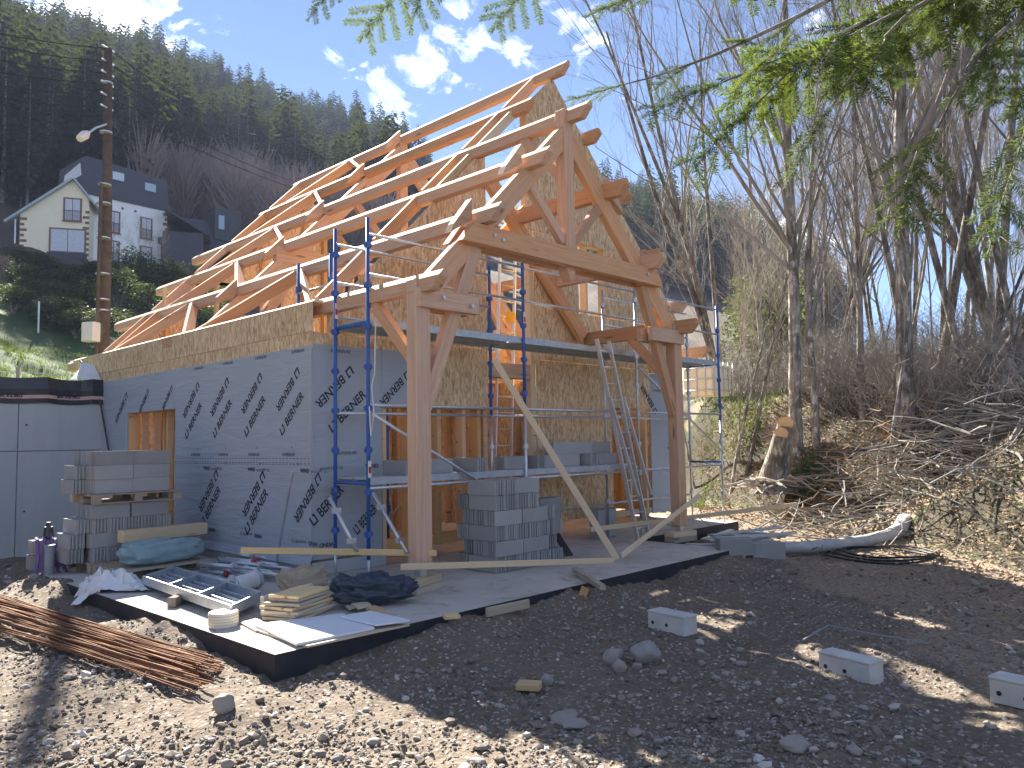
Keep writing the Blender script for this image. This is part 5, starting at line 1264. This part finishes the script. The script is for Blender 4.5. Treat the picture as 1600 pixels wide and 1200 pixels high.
for k in range(1750):
    px = rg.uniform(-40, 640) if k < 1250 else rg.uniform(930, 1330)
    d = rg.uniform(98, 335) if px < 700 else math.sqrt(rg.uniform(95**2, 330**2))
    if px < 420 and d < 104+(6 if px > 250 else 0): continue
    p = gp(px, d); pn = nz(p.x, p.y, .018, 3.3)
    kind = 'bare' if (pn > .12 and d < 285 and 215 < px < 700) else 'con'
    if px > 900 and d < 170: continue
    cands.append((d, p, kind, rg.uniform(0, 6.28), rg.uniform(.75, 1.2), rg.randrange(5)))
for k in range(70):                                   # crest row against the sky
    px = -30+k*10.2+rg.uniform(-5, 5); p = gp(px, rg.uniform(306, 330)); cands.append((200+k*.01, p, 'con', rg.uniform(0, 6.28), rg.uniform(.8, 1.3), rg.randrange(5)))
ncon = nbare = 0
rest_c, rest_b = [], []
for d, p, kind, a_, s_, v in sorted(cands, key=lambda q: q[0]):
    M = T_(p) @ Matrix.Rotation(a_, 4, 'Z') @ Matrix.Diagonal((s_, s_, s_*1.05, 1))
    if kind == 'con':
        if ncon < 295: tag(meshobj('conifer_tree', CON[v][0], M), 'dark conifer in the forest covering the hill', 'tree', 'conifers on the hill'); ncon += 1
        else: rest_c.append((M, CON[v][1]))
    else:
        if nbare < 200: tag(meshobj('bare_hill_tree', BARE[v % 2][0], M), 'brownish bare tree among the conifers on the hill', 'tree', 'bare trees on the hill'); nbare += 1
        else: rest_b.append((M, BARE[v % 2][1]))
def join_rest(name, items, m, label):
    if not items: return
    V, Fs, off = [], [], 0
    cache = {}
    for M, b in items:
        if id(b) not in cache: cache[id(b)] = (np.array(b.v), b.f)
        arr, f_ = cache[id(b)]; A_ = np.array(M); V.append(arr @ A_[:3, :3].T+A_[:3, 3]); Fs += [tuple(i+off for i in q) for q in f_]; off += len(arr)
    me = bpy.data.meshes.new(name); me.from_pydata(np.concatenate(V).tolist(), [], Fs); me.materials.append(MATS[m]); me.update()
    tag(meshobj(name, me, Matrix()), label, 'forest', None, 'stuff')
join_rest('forest', rest_c, 'conifer_far', 'dense dark conifer forest on the upper hill'); join_rest('bare_forest', rest_b, 'bare_far', 'leafless brown wood on the upper hill')

# ------------------------------------------------------------------ stump, brush pile, stones, litter
p = gp(1222, 18.3)
st_ = thing('cut_stump', p, 'freshly cut double stump with orange saw faces on the bank', 'stump')
def stump_part(px0, py0, px1, py1, d, r0, r1, parent):
    a_, c_ = at(px0, py0, d), at(px1, py1, d-.35); b = MB(); mid = a_.lerp(c_, .5)+Vector((.05, 0, .05)); b.tube([a_-Vector((0, 0, .3)), a_, mid, c_], [r0*2.6, r0*1.5, r0*1.05, r1], 12, False); o_ = b.build('stump_stem', 'bark_dark', parent, smooth=True)
    view = (CAM-c_).normalized(); nrm = (view*.8+Vector((0, 0, .55))).normalized(); q = Matrix.Identity(4)
    b2 = MB(); b2.tube([c_-nrm*.03, c_+nrm*.03], r1*1.04, 14); b2.build('saw_face', 'cut_wood', parent)
stump_part(1212, 745, 1227, 662, 18.2, .22, .17, st_); stump_part(1205, 750, 1220, 678, 18.0, .20, .15, st_)
rg = random.Random(8); b = MB()
for k in range(40):
    a_ = rg.uniform(0, 6.28); q = at(1200+rg.uniform(-25, 25), 752, 17.9); pts = [q]
    for j in range(4): pts.append(pts[-1]+Vector((math.cos(a_)*.22+rg.gauss(0, .06), math.sin(a_)*.22+rg.gauss(0, .06), rg.uniform(-.14, .10))))
    b.tube(pts, [.05, .04, .03, .02, .008], 5, False)
o_ = b.build('roots', 'twig_pale', st_); o_['kind'] = 'stuff'
def sticks(n, cx_, d, spread, h_, seed, m, name, label, lmin=.5, lmax=2.4, r_=.014, sag=.2):
    rg = random.Random(seed); b = MB(); c0 = gp(cx_, d)
    for k in range(n):
        dx, dy = rg.gauss(0, spread[0]), rg.gauss(0, spread[1]); fr = Vector((RM[0, 0], RM[1, 0], 0)); fw = Vector((RM[0, 2], RM[1, 2], 0))
        q = c0+fr*dx+fw*dy; e_ = math.exp(-(dx/spread[0])**2/2-(dy/spread[1])**2/2); q.z = gz(q.x, q.y)+rg.uniform(0, 1)*h_*e_
        a_ = rg.uniform(0, 6.28); dd = Vector((math.cos(a_), math.sin(a_), rg.gauss(.05, sag))).normalized(); l_ = rg.uniform(lmin, lmax); rr_ = r_*rg.uniform(.4, 1.4); pts = [q-dd*l_/2]
        for j in range(4): dd = (dd+Vector((rg.gauss(0, .14), rg.gauss(0, .14), rg.gauss(0, .12)))).normalized(); pts.append(pts[-1]+dd*l_/4)
        b.tube(pts, [rr_, rr_*.9, rr_*.75, rr_*.6, rr_*.25], 4, False)
    o_ = b.build(name, m, None, org=tuple(c0)); return tag(o_, label, 'brush pile', None, 'stuff')
sticks(420, 1360, 17.0, (1.5, 1.0), 1.0, 1, 'dry_leaf', 'brush_pile', 'heap of brown dry roots and grass at the foot of the bank', .3, 1.2, .012)
sticks(330, 1500, 15.0, (2.2, 1.2), 1.3, 2, 'twig', 'brush_pile', 'wide heap of grey cut branches lying right of the brown roots', .8, 3.2, .014)
sticks(150, 1430, 15.4, (1.4, .7), .7, 3, 'twig_pale', 'brush_pile', 'pale cut branches strewn before the brush heap', .6, 2.2, .014)
sticks(420, 1330, 23.0, (2.0, 1.4), 1.2, 5, 'twig_pale', 'brush_pile', 'mound of pale dry grass and twigs high on the bank', .3, 1.1, .009, .5)
sticks(260, 1130, 21.0, (3.0, 1.0), .4, 6, 'twig', 'brush_pile', 'tangle of fine roots hanging from the earth bank beside the house', .3, 1.3, .008, .6)
p0, p1 = at(1395, 793, 16.2), at(1472, 780, 16.0); b = MB(); b.tube([p0, p0.lerp(p1, .5)+Vector((0, 0, .05)), p1], [.09, .08, .07], 8); tag(b.build('fallen_log', 'dry_leaf', None, smooth=True), 'reddish brown peeled log sticking out of the brush heap', 'log')
# leaf litter and dry stalks on the sunlit earth by the bank
b = MB(); rg = random.Random(31); tones = []
for k in range(15000):
    px = rg.uniform(1090, 1660); dmax = float(np.interp(px, [1085, 1250, 1400, 1600, 1700], [23, 21, 18, 14.5, 13.5])); d = dmax-abs(rg.gauss(0, 3.4))+.8
    if d < 7.5: continue
    p = gp(px, d)
    if inside_slab(p.x, p.y, -.05): continue
    u = Vector((rg.gauss(0, 1), rg.gauss(0, 1), rg.gauss(0, .45))).normalized(); v = u.orthogonal().normalized(); v.rotate(Matrix.Rotation(rg.uniform(-.9, .9), 3, u)); s_ = rg.uniform(.02, .05)*(1 if rg.random() < .8 else 2.2); w_ = s_*(.5 if s_ < .05 else .12)
    p.z += .012+rg.random()*.03; b.quad(p-u*s_, p+v*w_, p+u*s_, p-v*w_)
tag(b.build('leaf_litter', 'dry_leaf', None, org=(14, 6, -.2)), 'dry brown leaves and stalks strewn over the earth by the bank', 'leaf litter', None, 'stuff')
# grass tufts on lawn edge and bank
b = MB(); rg = random.Random(12)
spots = [gp(rg.uniform(-20, 150), rg.uniform(18.5, 42)) for k in range(650)]+[gp(rg.uniform(1080, 1230), rg.uniform(21, 25)) for k in range(120)]+[gp(1262+rg.gauss(0, 10), 18.2+rg.gauss(0, .4)) for k in range(30)]
for p in spots:
    for j in range(14):
        a_ = rg.uniform(0, 6.28); h_ = rg.uniform(.10, .30); q = p+Vector((rg.gauss(0, .16), rg.gauss(0, .16), 0)); q.z = gz(q.x, q.y)-.02
        dd = Vector((math.cos(a_), math.sin(a_), 0)); b.tri(q+Vector((-dd.y, dd.x, 0))*.014, q-Vector((-dd.y, dd.x, 0))*.014, q+dd*h_*.6+Vector((0, 0, h_)))
tag(b.build('grass', 'grass_blade', None, org=(0, 20, 3)), 'short green grass on the slope above the walls and bank', 'grass', None, 'stuff')
# stones
def stone_base(seed, sub=2):
    bm = bmesh.new(); bmesh.ops.create_icosphere(bm, subdivisions=sub, radius=1)
    for v in bm.verts:
        n_ = noise.noise(v.co*1.3+Vector((seed*3.1,)*3))*.35+noise.noise(v.co*3+Vector((seed,)*3))*.12; v.co *= 1+n_
    me = bpy.data.meshes.new('stone'); bm.to_mesh(me); bm.free(); me.materials.append(MATS['stone']); me.polygons.foreach_set('use_smooth', [sub > 2]*len(me.polygons)); return me
STN = [stone_base(i, 3) for i in range(5)]
def stone(px, py, w_, h_, v, label, grp=None, rz=0):
    q = onz(px, py, -.24); z_ = gz(q.x, q.y); M = T_((q.x, q.y, z_+h_*.28)) @ Matrix.Rotation(rz, 4, 'Z') @ Matrix.Diagonal((w_/2, w_*.38, h_/2, 1))
    return tag(meshobj('stone', STN[v], M), label, 'stone', grp)
stone(1010, 1035, .30, .20, 0, 'large smooth grey stone lying on the dark earth', rz=.3); stone(958, 1035, .20, .19, 1, 'rough brownish stone beside the large grey one'); stone(968, 1048, .13, .12, 2, 'small angular grey stone in front of the brownish one')
stone(349, 1125, .15, .14, 3, 'pale tan stone standing out on the sunlit gravel'); stone(792, 965, .14, .12, 4, 'round stone under the plank at the slab front'); stone(882, 1122, .24, .09, 1, 'flat reddish stone half buried in the dark earth', rz=.5); stone(855, 1065, .11, .10, 2, 'small round stone beside the sawn wood block')
stone(900, 1133, .20, .06, 0, 'flat dark slab of stone beside the reddish one'); stone(1240, 1162, .22, .08, 3, 'flat pale stone at the lower edge of the dark earth')
rg = random.Random(5)
for k in range(46):
    px, py = rg.uniform(20, 1580), rg.uniform(1010, 1195)
    q = onz(px, py, -.24)
    if inside_slab(q.x, q.y, -.15): continue
    s_ = rg.uniform(.03, .075); stone(px, py, s_*rg.uniform(1, 1.6), s_*rg.uniform(.5, .9), rg.randrange(5), 'fist sized stone half buried in the gravel of the site', 'loose stones on the gravel', rg.uniform(0, 6))
# gravel: small stones as one mass
def pebbles():
    rg = random.Random(99); ico = bmesh.new(); bmesh.ops.create_icosphere(ico, subdivisions=1, radius=1); bv = np.array([v.co[:] for v in ico.verts]); bf = [tuple(v.index for v in f.verts) for f in ico.faces]; ico.free()
    V, Fs, tn, off = [], [], [], 0
    npr = np.random.RandomState(4)
    n = 0
    while n < 15000:
        px = rg.uniform(-60, 1660); py = 860+340*rg.random()**.8+ (rg.random()*40)
        q = onz(px, py, -.25); x, y = q.x, q.y
        if inside_slab(x, y, -.06): continue
        if not (x < 5.4 or y < 7.5 or x > 14.5): continue
        dist = math.hypot(x, y)
        if rg.random() > .35+1.3*(nz(x, y, .9, 6)+.25): continue
        s_ = (.006+.013*rg.random()**2)*(1+2.2*rg.random()**14); s_ *= max(1, dist/7)
        R_ = np.array(Euler((rg.uniform(0, 6), rg.uniform(0, 6), rg.uniform(0, 6))).to_matrix()); a_ = bv*(1+npr.uniform(-.3, .3, (len(bv), 1)))*np.array([1, rg.uniform(.6, .95), rg.uniform(.35, .7)])*s_
        Rz = np.array(Euler((rg.gauss(0, .3), rg.gauss(0, .3), rg.uniform(0, 6))).to_matrix())
        V.append(a_ @ Rz.T+np.array([x, y, gz(x, y)+s_*.25])); Fs += [tuple(i+off for i in f) for f in bf]; off += len(bv); tn += [min(1, max(0, rg.gauss(.45, .2)+(.35 if rg.random() < .08 else 0)))]*len(bv); n += 1
    me = bpy.data.meshes.new('gravel'); me.from_pydata(np.concatenate(V).tolist(), [], Fs); me.materials.append(MATS['pebble'])
    at_ = me.attributes.new('tone', 'FLOAT', 'POINT'); at_.data.foreach_set('value', tn); me.update()
    tag(meshobj('gravel', me, Matrix()), 'small stones scattered over the bare earth of the site', 'gravel', None, 'stuff')
pebbles()

# ------------------------------------------------------------------ fir branches overhead
def fir_spray(seed, L=.55):
    """flat fir spray along +X, needles combed to both sides; returns MB needles, MB stem"""
    rg = random.Random(seed); nd, stm = MB(), MB()
    def twig(p0, d, l_, lev):
        n_ = 7; pts = [p0.copy()]; q = p0.copy(); dd = d.copy()
        for i in range(n_): dd = (dd+Vector((rg.gauss(0, .04), rg.gauss(0, .04), -.025+rg.gauss(0, .03)))).normalized(); q = q+dd*l_/n_; pts.append(q.copy())
        stm.tube(pts, [(.0036 if lev == 0 else .0018)*(1-.6*i/n_) for i in range(n_+1)], 3, False)
        side = Vector((0, 0, 1)).cross(d).normalized()
        m = int(l_/.0040)
        for i in range(m):
            t_ = (i+.5)/m; j = min(n_-1, int(t_*n_)); a_ = pts[j].lerp(pts[j+1], t_*n_-j); ax = (pts[j+1]-pts[j]).normalized()
            for sg in (-1, 1, rg.choice((-.25, .25))):
                if rg.random() < .10: continue
                ln = rg.uniform(.028, .042)*(1 if t_ < .9 else .75); e_ = (ax*rg.uniform(.25, .75)+side*sg*rg.uniform(.7, 1)+Vector((0, 0, rg.uniform(-.25, .45)))).normalized()*ln
                wv = ax.cross(e_).normalized().cross(e_).normalized()*.0020
                nd.quad(a_-wv*.7, a_+e_*.5-wv, a_+e_, a_+e_*.5+wv)
        return pts
    main = twig(Vector((0, 0, 0)), Vector((1, 0, 0)), L, 0)
    for i in range(8):
        t_ = .10+.80*i/8; j = min(6, int(t_*7)); a_ = main[j].lerp(main[j+1], t_*7-j); ax = (main[j+1]-main[j]).normalized(); sg = 1 if i % 2 else -1
        side = Vector((0, 0, 1)).cross(ax).normalized(); d = (ax*.75+side*sg*.85+Vector((0, 0, rg.uniform(-.15, .05)))).normalized()
        sub = twig(a_, d, L*rg.uniform(.38, .58)*(1.1-.6*t_), 1)
    return nd.mesh('needle_spray', 'needle'), stm.mesh('spray_stem', 'bark_dark')
SPR = [fir_spray(60+i, .5) for i in range(4)]
ft = at(800, 600, 1.0); rgt = Vector((RM[0, 0], RM[1, 0], 0)).normalized(); fwd = Vector((RM[0, 2], RM[1, 2], 0)).normalized()
tb = rgt*3.0+fwd*.5; tb.z = gz(tb.x, tb.y)
fir = thing('fir_tree', tb, 'fir tree whose needled branches hang into the top of the view', 'tree')
b = MB(); b.tube([tb+Vector((0, 0, -.3)), tb+Vector((.05, 0, 3)), tb+Vector((0, .05, 9)), tb+Vector((0, 0, 14))], [.26, .22, .13, .03], 12, False); b.build('trunk', 'bark_dark', fir, smooth=True)
rg = random.Random(17)
def fir_branch(ctrl, dens=9.0, r0=.02, droop=.5, skip=.25, smin=.8, smax=1.15):
    """ctrl: (px, py, depth) from the trunk side to the tip"""
    P_ = [at(c[0], c[1], c[2]*.56) for c in ctrl]; P_ = [Vector((tb.x, tb.y, P_[0].z+.5))]+P_
    pts = []
    for i in range(len(P_)-1):
        for k in range(8): pts.append(P_[i].lerp(P_[i+1], k/8))
    pts.append(P_[-1])
    for _ in range(3): pts = [pts[0]]+[(pts[i-1]+pts[i]*2+pts[i+1])/4 for i in range(1, len(pts)-1)]+[pts[-1]]
    br = MB(); br.tube(pts, [max(.0018, r0*.5*(1-i/len(pts))) for i in range(len(pts))], 6, False); bo = br.build('branch', 'bark_dark', fir, smooth=True)
    L = sum((pts[i+1]-pts[i]).length for i in range(len(pts)-1)); n_ = int(L*dens*.30)
    acc = [0]
    for i in range(len(pts)-1): acc.append(acc[-1]+(pts[i+1]-pts[i]).length)
    for k in range(n_+1):
        s_ = L*(skip+(1-skip)*k/n_)
        j = max(0, min(len(pts)-2, int(np.searchsorted(acc, s_))-1)); a_ = pts[j].lerp(pts[j+1], (s_-acc[j])/max(1e-6, acc[j+1]-acc[j])); ax = (pts[j+1]-pts[j]).normalized()
        if k == n_: d = ax
        else:
            side = Vector((0, 0, 1)).cross(ax).normalized()*(1 if k % 2 else -1); d = (ax*rg.uniform(.6, 1.0)+side*rg.uniform(.5, 1.0)+Vector((0, 0, -droop*rg.uniform(.4, 1.3)))).normalized()
        up_ = (CAM-a_).normalized()*.9+Vector((rg.gauss(0, .35), rg.gauss(0, .35), .7+rg.gauss(0, .3))); y_ = up_.cross(d).normalized(); z_ = d.cross(y_); sc_ = .82*rg.uniform(smin, smax)*(1 if k < n_-2 else .7)
        M = Matrix((d, y_, z_)).transposed().to_4x4() @ Matrix.Scale(sc_, 4); M.translation = a_; v = rg.randrange(4)
        sp = meshobj('needle_spray', SPR[v][0], M, bo); meshobj('spray_stem', SPR[v][1], M, bo)
# (px, py, depth): tips reach in from the upper right
fir_branch([(1750, -300, 3.6), (1450, -90, 3.2), (1260, 20, 3.0), (1120, 85, 2.9), (1030, 118, 2.8), (975, 132, 2.8)], 9, .020, .12, .62, .30, .45)
fir_branch([(1720, -230, 3.3), (1480, -40, 2.9), (1310, 55, 2.7), (1210, 95, 2.6), (1130, 128, 2.6)], 19, .014, .35, .5, .5, .8)
fir_branch([(1700, -200, 3.0), (1500, -30, 2.7), (1340, 50, 2.6), (1240, 105, 2.6), (1185, 160, 2.6)], 15, .014, .45, .5, .5, .75)
fir_branch([(1760, -140, 2.6), (1640, -10, 2.3), (1540, 70, 2.2), (1490, 150, 2.2), (1465, 200, 2.2)], 13, .016, .55, .45, .5, .75)
fir_branch([(1800, -80, 2.4), (1700, 40, 2.2), (1630, 120, 2.1), (1605, 190, 2.1)], 13, .016, .55, .45, .5, .75)
fir_branch([(1740, -190, 2.7), (1570, -60, 2.4), (1430, 10, 2.3), (1350, 90, 2.3), (1300, 165, 2.3)], 12, .016, .5, .5, .45, .7)
fir_branch([(1600, -330, 3.4), (1320, -170, 3.0), (1170, -80, 2.8), (1080, -45, 2.8)], 13, .016, .4, .4, .6, .9)
fir_branch([(1600, -420, 3.6), (1200, -240, 2.9), (960, -120, 2.6), (870, -75, 2.5), (845, -45, 2.5)], 14, .016, .8, .52, .4, .6)
fir_branch([(1600, -480, 3.6), (1150, -310, 2.8), (830, -180, 2.5), (680, -95, 2.4), (640, -40, 2.4)], 14, .016, .8, .6, .35, .55)
fir_branch([(1600, -500, 3.6), (1100, -350, 2.8), (760, -210, 2.5), (590, -110, 2.4), (545, -55, 2.4)], 12, .015, .8, .66, .3, .5)
fir_branch([(1780, -300, 3.0), (1620, -150, 2.8), (1500, -60, 2.7), (1430, 0, 2.7)], 13, .018, .45, .4, .6, .9)

# ------------------------------------------------------------------ haze
hz, t, o = newmat('haze_air')
pv = t.add('ShaderNodeVolumePrincipled', {'Color': (.60, .70, 1, 1), 'Density': .00030, 'Anisotropy': .0})
t.l.new(pv.outputs[0], o.inputs['Volume'])
b = MB(); b.box((-620, -620, -3), (620, 620, 205)); tag(b.build('haze', hz, None, M=Matrix()), 'thin bluish haze over the valley and hill', 'haze', None, 'stuff')
